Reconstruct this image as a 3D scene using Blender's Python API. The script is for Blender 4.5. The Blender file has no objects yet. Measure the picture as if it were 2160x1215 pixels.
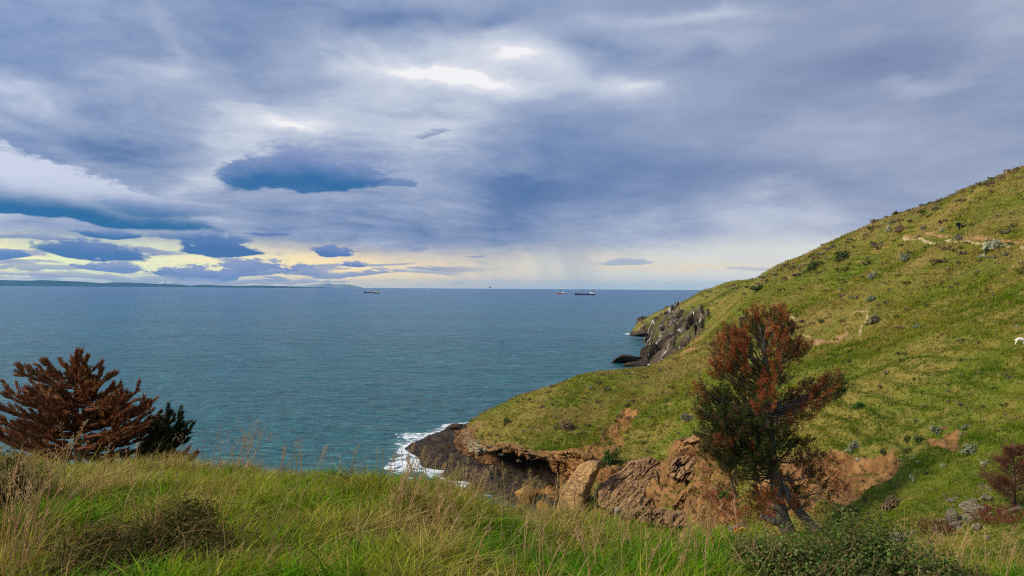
import bpy, math, random
import numpy as np
from mathutils import Vector, Matrix

# ------------------------------------------------------------------ camera, world, sun, exposure
SC = bpy.context.scene
COL = SC.collection
H = 30.0                      # eye height over the sea
FPX = 1560.0                  # focal length in pixels of the 2160 wide frame
ROLL = math.radians(0.38)

cam_data = bpy.data.cameras.new("camera")
cam_data.sensor_width = 36.0
cam_data.lens = FPX / 2160 * 36.0
cam_data.clip_start = 0.1
cam_data.clip_end = 200000
cam = bpy.data.objects.new("camera", cam_data)
cam.location = (0, 0, H)
cam.rotation_euler = (Matrix.Rotation(math.radians(90), 4, 'X') @ Matrix.Rotation(ROLL, 4, 'Z')).to_euler()
COL.objects.link(cam)
SC.camera = cam
SC.render.resolution_x, SC.render.resolution_y = 1024, 576
SC.view_settings.view_transform = 'Standard'
SC.view_settings.look = 'None'
SC.view_settings.gamma = 1
SC.view_settings.exposure = EXPO = 0.0
SC.cycles.max_bounces = 6
SC.cycles.diffuse_bounces = 2
SC.cycles.glossy_bounces = 2
SC.cycles.transparent_max_bounces = 8
SC.cycles.use_denoising = False
SC.cycles.filter_width = 1.15
SC.cycles.sample_clamp_direct = 3.0
SC.cycles.sample_clamp_indirect = 2.0

_cr, _sr = math.cos(ROLL), math.sin(ROLL)
def ray(px, py):
    """direction (forward part = 1) through a photo pixel; arrays allowed"""
    a = (np.asarray(px, float) - 1080) / FPX
    b = (607.5 - np.asarray(py, float)) / FPX
    return a * _cr - b * _sr, a * _sr + b * _cr      # x/y , z/y
def P(px, py, D):
    rx, rz = ray(px, py)
    return np.array([rx * D, D, H + rz * D])
def proj(x, y, z):
    rx, rz = x / y, (z - H) / y
    a = rx * _cr + rz * _sr; b = -rx * _sr + rz * _cr
    return 1080 + a * FPX, 607.5 - b * FPX

def lin(*c):
    if len(c) == 1: c = c[0]
    f = lambda v: v / 12.92 if v <= 0.04045 else ((v + 0.055) / 1.055) ** 2.4
    return tuple(f(v / 255.0) for v in c[:3])

# ---- small node language
class Net:
    def __init__(s, tree):
        s.t = tree; s.n = tree.nodes; s.l = tree.links
    def new(s, typ, **kw):
        nd = s.n.new(typ)
        for k, v in kw.items(): setattr(nd, k, v)
        return nd
    def put(s, sock, v):
        if isinstance(v, E): s.l.new(v.s, sock)
        elif isinstance(v, bpy.types.NodeSocket): s.l.new(v, sock)
        elif v is not None:
            if hasattr(sock.default_value, '__len__') and not hasattr(v, '__len__'):
                v = [v] * len(sock.default_value)
            if hasattr(sock.default_value, '__len__') and len(sock.default_value) == 4 and len(v) == 3:
                v = tuple(v) + (1,)
            sock.default_value = v
    def math(s, op, a, b=None, c=None, clamp=False):
        nd = s.new('ShaderNodeMath', operation=op, use_clamp=clamp)
        for i, v in enumerate((a, b, c)):
            if v is not None: s.put(nd.inputs[i], v)
        return E(s, nd.outputs[0])
    def sep(s, v):
        nd = s.new('ShaderNodeSeparateXYZ'); s.put(nd.inputs[0], v)
        return [E(s, o) for o in nd.outputs]
    def comb(s, x=0, y=0, z=0):
        nd = s.new('ShaderNodeCombineXYZ')
        for i, v in enumerate((x, y, z)): s.put(nd.inputs[i], v)
        return E(s, nd.outputs[0])
    def vmath(s, op, a, b=None):
        nd = s.new('ShaderNodeVectorMath', operation=op); s.put(nd.inputs[0], a)
        if b is not None: s.put(nd.inputs[1], b)
        return E(s, nd.outputs[0])
    def noise(s, vec, scale=1, detail=4, rough=0.5, dist=0, color=False, dims='3D', typ='FBM'):
        nd = s.new('ShaderNodeTexNoise', noise_dimensions=dims, noise_type=typ)
        s.put(nd.inputs['Vector'], vec)
        for k, v in (('Scale', scale), ('Detail', detail), ('Roughness', rough), ('Distortion', dist)):
            s.put(nd.inputs[k], v)
        return E(s, nd.outputs['Color' if color else 0])
    def voro(s, vec, scale=1, feature='F1', rnd=1.0, out='Distance'):
        nd = s.new('ShaderNodeTexVoronoi', feature=feature)
        s.put(nd.inputs['Vector'], vec); s.put(nd.inputs['Scale'], scale); s.put(nd.inputs['Randomness'], rnd)
        return E(s, nd.outputs[out])
    def ramp(s, fac, stops, interp='LINEAR'):
        nd = s.new('ShaderNodeValToRGB'); r = nd.color_ramp; r.interpolation = interp
        while len(r.elements) > 1: r.elements.remove(r.elements[-1])
        for i, (p, c) in enumerate(stops):
            e = r.elements[0] if i == 0 else r.elements.new(p)
            e.position = p
            e.color = (c, c, c, 1) if not hasattr(c, '__len__') else (*c[:3], 1)
        s.put(nd.inputs[0], fac)
        return E(s, nd.outputs[0])
    def mix(s, f, a, b, blend='MIX'):
        nd = s.new('ShaderNodeMix', data_type='RGBA', blend_type=blend)
        nd.clamp_factor = True
        s.put(nd.inputs[0], f); s.put(nd.inputs[6], a); s.put(nd.inputs[7], b)
        return E(s, nd.outputs[2])
    def mapr(s, v, a, b, c=0.0, d=1.0, smooth=True):
        nd = s.new('ShaderNodeMapRange', interpolation_type='SMOOTHSTEP' if smooth else 'LINEAR')
        for i, q in enumerate((v, a, b, c, d)): s.put(nd.inputs[i], q)
        return E(s, nd.outputs[0])
    def attr(s, name, out='Fac'):
        nd = s.new('ShaderNodeAttribute', attribute_name=name)
        return E(s, nd.outputs[out])
    def scale(s, col, f):                 # colour times a value
        nd = s.new('ShaderNodeVectorMath', operation='SCALE')
        s.put(nd.inputs[0], col); s.put(nd.inputs['Scale'], f)
        return E(s, nd.outputs[0])
class E:
    def __init__(s, net, sock): s.net = net; s.s = sock
    def __add__(a, b): return a.net.math('ADD', a, b)
    __radd__ = __add__
    def __sub__(a, b): return a.net.math('SUBTRACT', a, b)
    def __rsub__(a, b): return a.net.math('SUBTRACT', b, a)
    def __mul__(a, b): return a.net.math('MULTIPLY', a, b)
    __rmul__ = __mul__
    def __truediv__(a, b): return a.net.math('DIVIDE', a, b)
    def exp(a): return a.net.math('EXPONENT', a)
    def clamp(a): return a.net.math('ADD', a, 0, clamp=True)

# ---- sun (soft, from the left and a little behind, through thin cloud)
SUN_AZ, SUN_EL = math.radians(-104), math.radians(36)     # azimuth from +Y towards +X
sun_data = bpy.data.lights.new("sun", 'SUN')
sun_data.energy = 4.8; sun_data.angle = math.radians(20); sun_data.color = (1.0, 0.90, 0.66)
sun = bpy.data.objects.new("sun", sun_data)
sdir = Vector((math.sin(SUN_AZ) * math.cos(SUN_EL), math.cos(SUN_AZ) * math.cos(SUN_EL), math.sin(SUN_EL)))
sun.rotation_euler = sdir.to_track_quat('Z', 'Y').to_euler()
sun.location = (0, 0, 80)
COL.objects.link(sun)

# ---- world: Nishita sky seen through gaps of a procedural cloud deck laid out by compass direction and elevation
def build_world():
    w = bpy.data.worlds.new("World"); SC.world = w; w.use_nodes = True
    w.node_tree.nodes.clear()
    N = Net(w.node_tree)
    STR = 0.1
    gen = E(N, N.new('ShaderNodeTexCoord').outputs['Generated'])
    x, y, z = N.sep(gen)
    az = N.math('ARCTAN2', x, y) * 57.2958
    el = N.math('ARCSINE', z) * 57.2958
    sky = N.new('ShaderNodeTexSky', sky_type='NISHITA', sun_disc=False)
    sky.sun_elevation = SUN_EL; sky.sun_rotation = SUN_AZ
    sky.air_density = 1.0; sky.dust_density = 2.0
    def ae(px, py):
        rx, rz = ray(px, py)
        return math.degrees(math.atan(rx)), math.degrees(math.atan2(rz, math.hypot(1, rx)))
    # plane the high clouds lie in
    h = N.math('MAXIMUM', z, 0.0) + 0.12
    pl = N.comb(x / h, y / h, 0)
    # domain warps
    v1 = N.comb(az * 0.06, el * 0.14, 0.0)
    wn = N.noise(v1, 1.0, 5, 0.55, color=True)
    wx, wy, _ = N.sep(wn)
    wx = wx - 0.5; wy = wy - 0.5
    azw = az + wx * 14.0; elw = el + wy * 8.0
    v2 = N.comb(az * 0.40, el * 0.95, 3.0)
    fn = N.noise(v2, 1.0, 5, 0.62)           # fine cloud edge noise
    v3 = N.comb(az * 1.2, el * 2.9, 7.0)
    fn2 = N.noise(v3, 1.0, 4, 0.6)
    def G(px, py, sx, sy, rot=0.0, a=None, e=None):
        """soft bump centred where the photo has it; sx, sy photo pixels"""
        a0, e0 = ae(px, py)
        ka = (ae(px + 10, py)[0] - a0) / 10; ke = (e0 - ae(px, py + 10)[1]) / 10
        da = (azw if a is None else a) - a0; de = (elw if e is None else e) - e0
        if rot:
            c, s_ = math.cos(math.radians(rot)), math.sin(math.radians(rot))
            da, de = da * c + de * s_, de * c - da * s_
        q = N.math('POWER', da / (sx * abs(ka)), 2) + N.math('POWER', de / (sy * abs(ke)), 2)
        return (q * -1.0).exp()
    # --- lightness of the overcast veil
    L = 0.49
    for px, py, sx, sy, rot, amp in VEIL:
        L = G(px, py, sx, sy, rot) * amp + L
    fb = N.noise(pl, 1.1, 7, 0.58, 0.5)
    fb2 = N.noise(N.comb(az * 0.055, el * 0.13, 1.7), 1.0, 6, 0.55, 0.3)
    st = N.noise(N.vmath('MULTIPLY', N.comb(az * 0.12 + el * 0.05, el * 0.5, 0), (1, 1, 1)), 1.0, 6, 0.6, 0.4)
    w2 = N.noise(N.vmath('MULTIPLY', pl, (1.0, 1.0, 1.0)), 0.9, 4, 0.5, color=True)
    plw = N.vmath('ADD', pl, N.scale(w2, 1.1))
    fbw = N.noise(plw, 2.6, 6, 0.6)
    dt = N.mapr(az, -6, 10, 1.0, 0.5)
    L = L + ((fb - 0.5) * 0.30 + (fbw - 0.5) * 0.60 + (fb2 - 0.5) * 0.42 + (st - 0.5) * 0.14) * dt
    L = (L - 0.47) * 1.14 + 0.475
    L = L - N.math('MAXIMUM', L - 0.74, 0.0) * 0.35
    veil = N.ramp(L, [(0.0, lin(74, 112, 162)), (0.22, lin(98, 126, 172)), (0.42, lin(132, 152, 188)),
                      (0.62, lin(162, 176, 204)), (0.8, lin(196, 205, 222)), (0.92, lin(222, 225, 235)), (1.0, lin(244, 243, 246))])
    # greyer to the right
    gr = N.mapr(az, 2, 28)
    veil = N.mix(gr * 0.6, veil, N.ramp(L, [(0.0, lin(100, 114, 148)), (0.42, lin(138, 150, 180)), (0.8, lin(190, 196, 212)), (1, lin(230, 232, 238))]))
    # --- low clear strip: yellow green at the left, cream at the right
    e_ = el + (fn - 0.5) * 0.7
    glow = N.ramp(N.mapr(az, -36, 22, smooth=False), [(0.0, lin(238, 236, 176)), (0.08, lin(214, 229, 190)), (0.22, lin(222, 228, 186)), (0.35, lin(240, 222, 172)), (0.55, lin(234, 216, 182)),
                  (0.66, lin(218, 214, 196)), (0.8, lin(212, 214, 208)), (1.0, lin(214, 216, 212))])
    hot = N.mapr(fn2 + (fn - 0.5) * 0.4, 0.52, 0.7)
    glow = N.mix(hot * N.mapr(az, -6, -14) * 0.7, glow, lin(253, 233, 190))
    low = N.mapr(e_ + (fn2 - 0.5) * 1.2, 0.0, 1.0)
    hor = N.ramp(N.mapr(az, -36, 22, smooth=False), [(0, lin(186, 192, 196)), (0.4, lin(206, 200, 186)), (0.7, lin(190, 200, 202)), (1, lin(196, 206, 208))])
    glow = N.mix(low, hor, glow)
    sc = N.scale(sky.outputs[0], STR)
    glow = N.mix(0.08, glow, sc)
    glow = N.mix(N.mapr(az, 4, -16) * 0.35, glow, N.vmath('MULTIPLY', glow, (1.40, 1.19, 0.96)))
    glow = N.scale(glow, 1.18)
    # lower limit of the veil by azimuth
    lim = N.ramp(N.mapr(az, -36, 36, smooth=False), [(0, 0.30), (0.16, 0.31), (0.28, 0.30), (0.38, 0.27), (0.5, 0.25), (0.6, 0.30), (0.72, 0.37), (1.0, 0.40)])
    limd = lim * 10.0
    cov = N.mapr(e_ + (fb2 - 0.5) * 2.0 + (fn2 - 0.5) * 0.8, limd - 1.4, limd + 0.9)
    C = N.mix(cov, glow, veil)
    # cream to the lower right, lit from behind
    C = N.mix(G(1270, 545, 190, 30) * 0.55, C, lin(232, 220, 200))
    C = N.mix(G(1560, 520, 120, 34) * 0.7, C, lin(216, 216, 214))
    C = N.mix(G(1450, 556, 150, 14) * 0.75, C, lin(240, 222, 190))
    C = N.mix(G(1255, 568, 80, 7) * 0.75, C, lin(240, 220, 196))
    # broken flecks in the clear strip
    fl = N.noise(N.comb(az * 0.16, el * 1.1, 5.0), 1.0, 6, 0.62, 0.4)
    flm = N.mapr(fl, 0.52, 0.60) * N.mapr(az, 2, -8) * N.mapr(el, 3.8, 2.6) * N.mapr(el, 0.15, 0.5)
    C = N.mix(flm * 0.85, C, N.mix(N.mapr(fl, 0.55, 0.7), lin(160, 170, 198), lin(112, 136, 184)))
    # --- single clouds: flat base, soft top
    w3 = N.noise(N.comb(az * 0.20, el * 0.34, 11.0), 1.0, 3, 0.5, color=True); w3x, w3y, _q = N.sep(w3)
    def cloud(px, py, sx, up, dn, C, base, top, soft=0.5, edge=0.5, amp=1.0, opac=1.0, warp=1.0, tilt=0.0, tpos=1.0, pw=(1.5, 1.7)):
        a0, e0 = ae(px, py)
        ka = abs(ae(px + 10, py)[0] - a0) / 10; ke = abs(e0 - ae(px, py + 10)[1]) / 10
        da = az + wx * (6.0 * warp) + (w3x - 0.5) * (3.2 * warp) - a0
        de = el + wy * (2.2 * warp) + (w3y - 0.5) * (1.6 * warp) - e0 - da * tilt
        sy = N.mapr(de, -0.02, 0.02, dn * ke, up * ke, smooth=False)
        q = N.math('POWER', N.math('ABSOLUTE', da / (sx * ka)), pw[0]) + N.math('POWER', N.math('ABSOLUTE', de / sy), pw[1])
        t = N.mapr(de, -dn * ke, up * ke * tpos)
        rag = N.mapr(t, 0.0, 0.45, 0.35, 1.0)
        n = ((fn - 0.5) * (edge * 3.4) + (fn2 - 0.5) * (edge * 2.4)) * rag
        m = 1.0 - q + n * amp
        sf = t * (soft * 1.3) + 0.24
        mask = N.mapr(m, 0.0, sf)
        colr = N.mix(N.mapr(t + (fn - 0.5) * 0.35, 0.05, 0.95), base, top)
        return N.mix(mask * opac, C, colr)
    B1, B2, B3 = lin(48, 108, 160), lin(84, 122, 176), lin(126, 146, 194)
    for args in CLOUDS:
        kw = dict(args[-1]) if isinstance(args[-1], dict) else {}
        a = args[:-1] if isinstance(args[-1], dict) else args
        px, py, sx, up, dn, b, t = a
        C = cloud(px, py, sx, up, dn, C, lin(b), lin(t), **kw)
    # rain shafts below the deck
    rain = N.noise(N.comb(az * 0.28 + el * 0.08, el * 0.06, 0), 1.0, 4, 0.5)
    rm = N.mapr(rain, 0.28, 0.74) * G(1120, 540, 190, 80, a=az, e=el)
    C = N.mix(rm * 0.85, C, lin(158, 170, 192))
    # overcast sky gets added gain towards zenith and veiled sun, to light the land
    zen = N.mapr(el, 24, 60)
    sx_, sy_, sz_ = sdir
    dot = x * sx_ + y * sy_ + z * sz_
    sg = N.mapr(dot, 0.2, 1.0)
    gain = 1.0 + zen * 0.5 + sg * 0.5
    C = N.scale(C, gain * (1.0 / STR))
    bg = N.new('ShaderNodeBackground'); N.put(bg.inputs[0], C); bg.inputs[1].default_value = STR
    out = N.new('ShaderNodeOutputWorld'); N.l.new(bg.outputs[0], out.inputs[0])
    w.cycles.sampling_method = 'MANUAL'; w.cycles.sample_map_resolution = 512

# photo pixel, half widths, tilt in degrees, strength
VEIL = [
 (1090, 128, 46, 12, 6, 0.22), (865, 180, 80, 10, -8, 0.22), (1020, 190, 70, 8, 4, 0.14), (590, 262, 60, 12, 4, 0.18), (1340, 172, 34, 14, -10, 0.14),
 (860, 178, 190, 28, -8, 0.22), (1090, 128, 110, 30, 10, 0.22), (1240, 165, 160, 50, -14, 0.16), (1010, 160, 280, 80, -5, 0.14), (1330, 175, 60, 26, 0, 0.14), (1000, 197, 120, 20, 0, 0.16),
 (590, 258, 100, 30, 8, 0.20), (470, 320, 90, 60, 40, 0.24), (720, 235, 260, 70, 10, 0.20), (420, 385, 120, 26, 20, 0.12),
 (980, 300, 150, 90, 0, 0.12), (860, 300, 90, 60, 0, 0.14), (1120, 60, 140, 60, 0, 0.10), (760, 95, 120, 40, -25, 0.12),
 (90, 230, 150, 50, -25, 0.14), (60, 290, 120, 20, -25, 0.10), (370, 60, 26, 90, 8, 0.08), (60, 450, 200, 20, 0, 0.16), (430, 440, 200, 40, 0, 0.08),
 (200, 322, 150, 26, 0, -0.26), (300, 200, 200, 60, 0, -0.05), (820, 20, 260, 40, 4, -0.18), (1010, 40, 60, 26, 20, -0.16), (500, 60, 180, 60, 0, -0.06),
 (150, 60, 200, 70, 0, -0.04), (1260, 95, 70, 36, 0, -0.16), (1480, 15, 200, 24, 0, 0.24), (1440, 75, 120, 24, -10, 0.14), (1600, 60, 120, 30, 0, 0.08),
 (1480, 105, 60, 30, 0, -0.12), (1900, 110, 190, 55, 0, -0.14), (2090, 40, 120, 40, 0, 0.16), (1960, 152, 110, 20, 12, 0.18), (1700, 190, 200, 60, 0, -0.02),
 (1100, 430, 120, 50, 0, -0.20), (1480, 395, 250, 50, 0, -0.14), (1250, 340, 280, 90, 0, -0.13), (1120, 270, 170, 70, 0, -0.07), (1380, 330, 340, 130, 0, -0.04), (1050, 370, 90, 90, 20, -0.06), (1700, 340, 200, 90, 0, 0.05), (1400, 260, 300, 80, 0, 0.04),
 (800, 490, 260, 34, 0, -0.12), (1350, 480, 240, 24, 0, 0.14), (1620, 460, 180, 46, -20, 0.22), (1900, 330, 200, 90, -20, 0.08), (560, 450, 160, 40, 0, -0.02), (740, 445, 220, 20, 0, 0.06),
]
# photo pixel of the base, half width, rise, drop, base colour, top colour
CLOUDS = [
 # bank at the left with a bright top and a blue base
 (30, 428, 520, 108, 32, (46, 108, 160), (200, 208, 228), dict(soft=0.0, edge=0.2, warp=0.9, tilt=-0.10, tpos=0.85)),
 (330, 428, 170, 26, 30, (56, 112, 164), (128, 150, 194), dict(soft=1.4, edge=0.4, warp=0.6, tilt=-0.05, opac=0.75)),
 # the large lens cloud
 (575, 372, 120, 104, 30, (92, 126, 178), (140, 154, 196), dict(soft=0.9, edge=0.6, warp=1.2, tpos=0.9, pw=(2.2, 2.0), opac=0.85)),
 (720, 380, 140, 96, 32, (88, 124, 176), (142, 156, 198), dict(soft=1.1, edge=0.6, warp=1.2, tpos=0.9, pw=(2.0, 1.8), opac=0.8)),
 (830, 392, 60, 26, 12, (92, 126, 178), (132, 150, 194), dict(soft=0.9, edge=0.7, warp=0.8, opac=0.8)),
 (665, 386, 205, 70, 32, (44, 106, 160), (100, 132, 182), dict(soft=1.7, edge=0.25, warp=1.4, tpos=0.95, opac=0.9, pw=(2.0, 1.8))),
 (900, 285, 42, 10, 10, (112, 134, 180), (132, 148, 190), dict(soft=1.2, edge=1.5, warp=0.8, tilt=0.35, opac=0.6)),
 # flat clouds low over the far hills
 (245, 497, 95, 16, 9, (66, 116, 170), (120, 146, 192), dict(soft=0.6, edge=0.5, warp=0.6)),
 (205, 540, 140, 38, 16, (70, 116, 172), (112, 138, 186), dict(soft=0.25, edge=0.5, warp=0.8, tilt=-0.05)),
 (470, 532, 95, 50, 14, (66, 112, 168), (108, 134, 184), dict(soft=0.3, edge=0.55, warp=0.8)),
 (440, 504, 130, 18, 8, (84, 124, 176), (124, 146, 192), dict(soft=0.8, edge=0.6, warp=0.6, opac=0.8)),
 (10, 545, 50, 16, 8, (84, 126, 182), (112, 142, 192), dict(soft=0.3, edge=0.6, warp=0.6)),
 (80, 505, 130, 9, 8, (120, 142, 186), (150, 164, 200), dict(soft=0.6, edge=1.0, warp=0.6, opac=0.8)),
 (715, 530, 50, 15, 13, (84, 120, 178), (116, 140, 190), dict(soft=0.3, edge=0.7, warp=0.6)),
 (755, 556, 36, 9, 7, (110, 134, 184), (140, 156, 196), dict(soft=0.4, edge=0.8, warp=0.6)),
 (575, 493, 60, 6, 4, (92, 124, 178), (116, 140, 190), dict(soft=0.6, edge=0.6, warp=0.5)),
 (560, 572, 150, 26, 9, (120, 142, 188), (142, 158, 196), dict(soft=0.25, edge=1.0, warp=0.9)),
 (420, 578, 130, 24, 9, (112, 138, 186), (140, 156, 196), dict(soft=0.25, edge=1.0, warp=0.9)),
 (220, 572, 80, 20, 8, (118, 144, 190), (150, 164, 198), dict(soft=0.3, edge=0.9, warp=0.9)),
 (70, 574, 100, 12, 9, (140, 156, 190), (168, 176, 196), dict(soft=0.5, edge=1.0, warp=0.9, opac=0.8)),
 (690, 577, 160, 12, 8, (132, 150, 190), (160, 168, 196), dict(soft=0.4, edge=1.0, warp=0.8, opac=0.9)),
 (330, 588, 480, 10, 9, (150, 160, 186), (170, 176, 194), dict(soft=0.6, edge=1.0, warp=0.6, opac=0.75)),
 (880, 575, 100, 4, 3, (170, 180, 196), (190, 196, 200), dict(soft=0.6, edge=0.6, warp=0.5, opac=0.7)),
 (1310, 556, 90, 11, 8, (158, 180, 200), (164, 182, 204), dict(soft=0.7, edge=0.7, warp=0.5, opac=0.8, tilt=0.06)),
 (995, 538, 26, 3, 3, (140, 156, 190), (150, 160, 190), dict(soft=0.6, edge=0.6, warp=0.5, opac=0.8)),
 (1580, 562, 70, 6, 5, (186, 190, 200), (196, 198, 204), dict(soft=0.6, edge=0.6, warp=0.5, opac=0.7)),
]
build_world()

# ------------------------------------------------------------------ numpy helpers
RNG = np.random.default_rng(7)
def _hash(ix, iy, iz, seed):
    n = (ix.astype(np.int64) * 374761393 + iy.astype(np.int64) * 668265263 + iz.astype(np.int64) * 2147483647 + seed * 1274126177) & 0xffffffff
    n = ((n ^ (n >> 13)) * 1274126177) & 0xffffffff
    n = ((n ^ (n >> 16)) * 2246822519) & 0xffffffff
    return ((n ^ (n >> 15)) & 0xffffff) / float(0xffffff) * 2 - 1
def vnoise(x, y, z=None, seed=0):
    x = np.asarray(x, float); y = np.asarray(y, float)
    z = np.zeros_like(x) if z is None else np.asarray(z, float)
    ix, iy, iz = np.floor(x), np.floor(y), np.floor(z)
    fx, fy, fz = x - ix, y - iy, z - iz
    fx = fx * fx * fx * (fx * (fx * 6 - 15) + 10); fy = fy * fy * fy * (fy * (fy * 6 - 15) + 10); fz = fz * fz * fz * (fz * (fz * 6 - 15) + 10)
    r = 0
    for dz in (0, 1):
        wz = fz if dz else 1 - fz
        if dz and not np.any(fz): continue
        for dy in (0, 1):
            wy = fy if dy else 1 - fy
            for dx in (0, 1):
                wx = fx if dx else 1 - fx
                r = r + _hash(ix + dx, iy + dy, iz + dz, seed) * wx * wy * wz
    return r
def fbm(x, y, z=None, octv=5, gain=0.5, lac=2.03, seed=0, ridge=False):
    a, s, t = 1.0, 0, 0
    x = np.asarray(x, float) + 0; y = np.asarray(y, float) + 0
    z = None if z is None else np.asarray(z, float) + 0
    for i in range(octv):
        n = vnoise(x, y, z, seed + i * 17)
        if ridge: n = 1 - 2 * np.abs(n)
        s = s + a * n; t += a
        c, s_ = 0.8, 0.6
        x, y = (x * c - y * s_) * lac + 3.1, (x * s_ + y * c) * lac + 7.7
        if z is not None: z = z * lac + 1.3
        a *= gain
    return s / t
def sstep(a, b, v):
    t = np.clip((v - a) / (b - a), 0, 1); return t * t * (3 - 2 * t)

def mesh_np(name, V, F, mat=None, parent=None, attrs=None, smooth=True, kind=None, mats=None, fmat=None):
    """V (n,3); F list of index arrays (m,3) / (m,4)"""
    V = np.ascontiguousarray(V, dtype=np.float32)
    if not isinstance(F, list): F = [F]
    F = [np.asarray(f, dtype=np.int32) for f in F if len(f)]
    me = bpy.data.meshes.new(name)
    me.vertices.add(len(V)); me.vertices.foreach_set('co', V.ravel())
    idx = np.concatenate([f.ravel() for f in F]); cnt = np.concatenate([np.full(len(f), f.shape[1], np.int32) for f in F])
    me.loops.add(len(idx)); me.loops.foreach_set('vertex_index', idx)
    me.polygons.add(len(cnt))
    st = np.zeros(len(cnt), np.int32); st[1:] = np.cumsum(cnt)[:-1]
    me.polygons.foreach_set('loop_start', st); me.polygons.foreach_set('loop_total', cnt)
    me.polygons.foreach_set('use_smooth', np.full(len(cnt), bool(smooth)))
    if fmat is not None: me.polygons.foreach_set('material_index', np.asarray(fmat, np.int32))
    me.update(calc_edges=True)
    for k, a in (attrs or {}).items():
        a = np.asarray(a, np.float32)
        if a.ndim == 1:
            at = me.attributes.new(k, 'FLOAT', 'POINT'); at.data.foreach_set('value', a)
        else:
            at = me.attributes.new(k, 'FLOAT_COLOR', 'POINT')
            if a.shape[1] == 3: a = np.concatenate([a, np.ones((len(a), 1), np.float32)], 1)
            at.data.foreach_set('color', np.ascontiguousarray(a).ravel())
    me.validate()
    o = bpy.data.objects.new(name, me); COL.objects.link(o)
    for m in (mats or ([mat] if mat else [])): me.materials.append(m)
    if parent: o.parent = parent
    if kind: o['kind'] = kind
    return o
def thing(name, label, cat, loc=(0, 0, 0), group=None, rot=(0, 0, 0), scale=1.0):
    o = bpy.data.objects.new(name, None); COL.objects.link(o)
    o.empty_display_size = 0.3
    o.location = tuple(float(v) for v in loc); o.rotation_euler = rot; o.scale = (scale,) * 3
    return tag(o, label, cat, group)
def tag(o, label, cat, group=None):
    o['label'] = label; o['category'] = cat
    if group: o['group'] = group
    return o
def copy_thing(r, loc, rotz=0.0, scale=1.0, label=None, group=None):
    c = r.copy(); COL.objects.link(c); c.location = tuple(float(v) for v in loc); c.rotation_euler = (0, 0, rotz)
    c.scale = scale if hasattr(scale, '__len__') else (scale,) * 3
    if label: c['label'] = label
    if group: c['group'] = group
    for ch in r.children:
        d = ch.copy(); COL.objects.link(d); d.parent = c
    return c
def grid_faces(nr, nc, keep=None, wrap=False):
    i = np.arange(nr - 1)[:, None] * nc + np.arange(nc - 1)[None, :]
    f = np.stack([i, i + 1, i + nc + 1, i + nc], -1)
    if keep is not None: f = f[keep]
    return f.reshape(-1, 4)

class Soup:
    """collects pieces of one mesh"""
    def __init__(s): s.V = []; s.F3 = []; s.F4 = []; s.A = {}; s.n = 0
    def add(s, V, F, **attrs):
        V = np.asarray(V, float); 
        if not isinstance(F, list): F = [F]
        for f in F:
            f = np.asarray(f, int)
            if len(f): (s.F3 if f.shape[1] == 3 else s.F4).append(f + s.n)
        s.V.append(V); s.n += len(V)
        for k, a in attrs.items():
            a = np.asarray(a, float)
            if a.ndim == 0: a = np.full(len(V), float(a))
            elif a.ndim == 1 and len(a) == 3 and len(V) != 3: a = np.tile(a, (len(V), 1))
            s.A.setdefault(k, []).append(a)
        return s
    def tube(s, pts, rad, k=7, cap=True, **at):
        pts = np.asarray(pts, float); n = len(pts)
        rad = np.broadcast_to(np.asarray(rad, float), (n,))
        tg = np.gradient(pts, axis=0); tg /= np.linalg.norm(tg, axis=1)[:, None] + 1e-9
        up = np.array([0.0, 0.0, 1.0]) if abs(tg[0][2]) < 0.9 else np.array([1.0, 0, 0])
        V = []
        u = np.cross(tg[0], up); u /= np.linalg.norm(u)
        an = np.linspace(0, 2 * np.pi, k, endpoint=False)
        for i in range(n):
            u = u - tg[i] * np.dot(u, tg[i]); u /= np.linalg.norm(u) + 1e-9
            v = np.cross(tg[i], u)
            V.append(pts[i] + rad[i] * (np.cos(an)[:, None] * u + np.sin(an)[:, None] * v))
        V = np.concatenate(V)
        a = np.arange(n - 1)[:, None] * k; j = np.arange(k)[None, :]; j2 = (j + 1) % k
        F = np.stack([a + j, a + j2, a + k + j2, a + k + j], -1).reshape(-1, 4)
        Fs = [F]
        if cap:
            V = np.concatenate([V, pts[:1], pts[-1:]]); c0, c1 = n * k, n * k + 1
            jj = np.arange(k)
            Fs.append(np.stack([np.full(k, c0), (jj + 1) % k, jj], -1)); b = (n - 1) * k
            Fs.append(np.stack([np.full(k, c1), b + jj, b + (jj + 1) % k], -1))
        return s.add(V, Fs, **at)
    def box(s, c, size, **at):
        c = np.asarray(c, float); h = np.asarray(size, float) / 2
        V = np.array([[x, y, z] for x in (-1, 1) for y in (-1, 1) for z in (-1, 1)], float) * h + c
        F = np.array([[0, 1, 3, 2], [4, 6, 7, 5], [0, 4, 5, 1], [2, 3, 7, 6], [0, 2, 6, 4], [1, 5, 7, 3]])
        return s.add(V, F, **at)
    def build(s, name, mat, parent=None, smooth=True, kind=None):
        F = []
        if s.F3: F.append(np.concatenate(s.F3))
        if s.F4: F.append(np.concatenate(s.F4))
        return mesh_np(name, np.concatenate(s.V), F, mat, parent, {k: np.concatenate(v) for k, v in s.A.items()}, smooth, kind)

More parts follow.
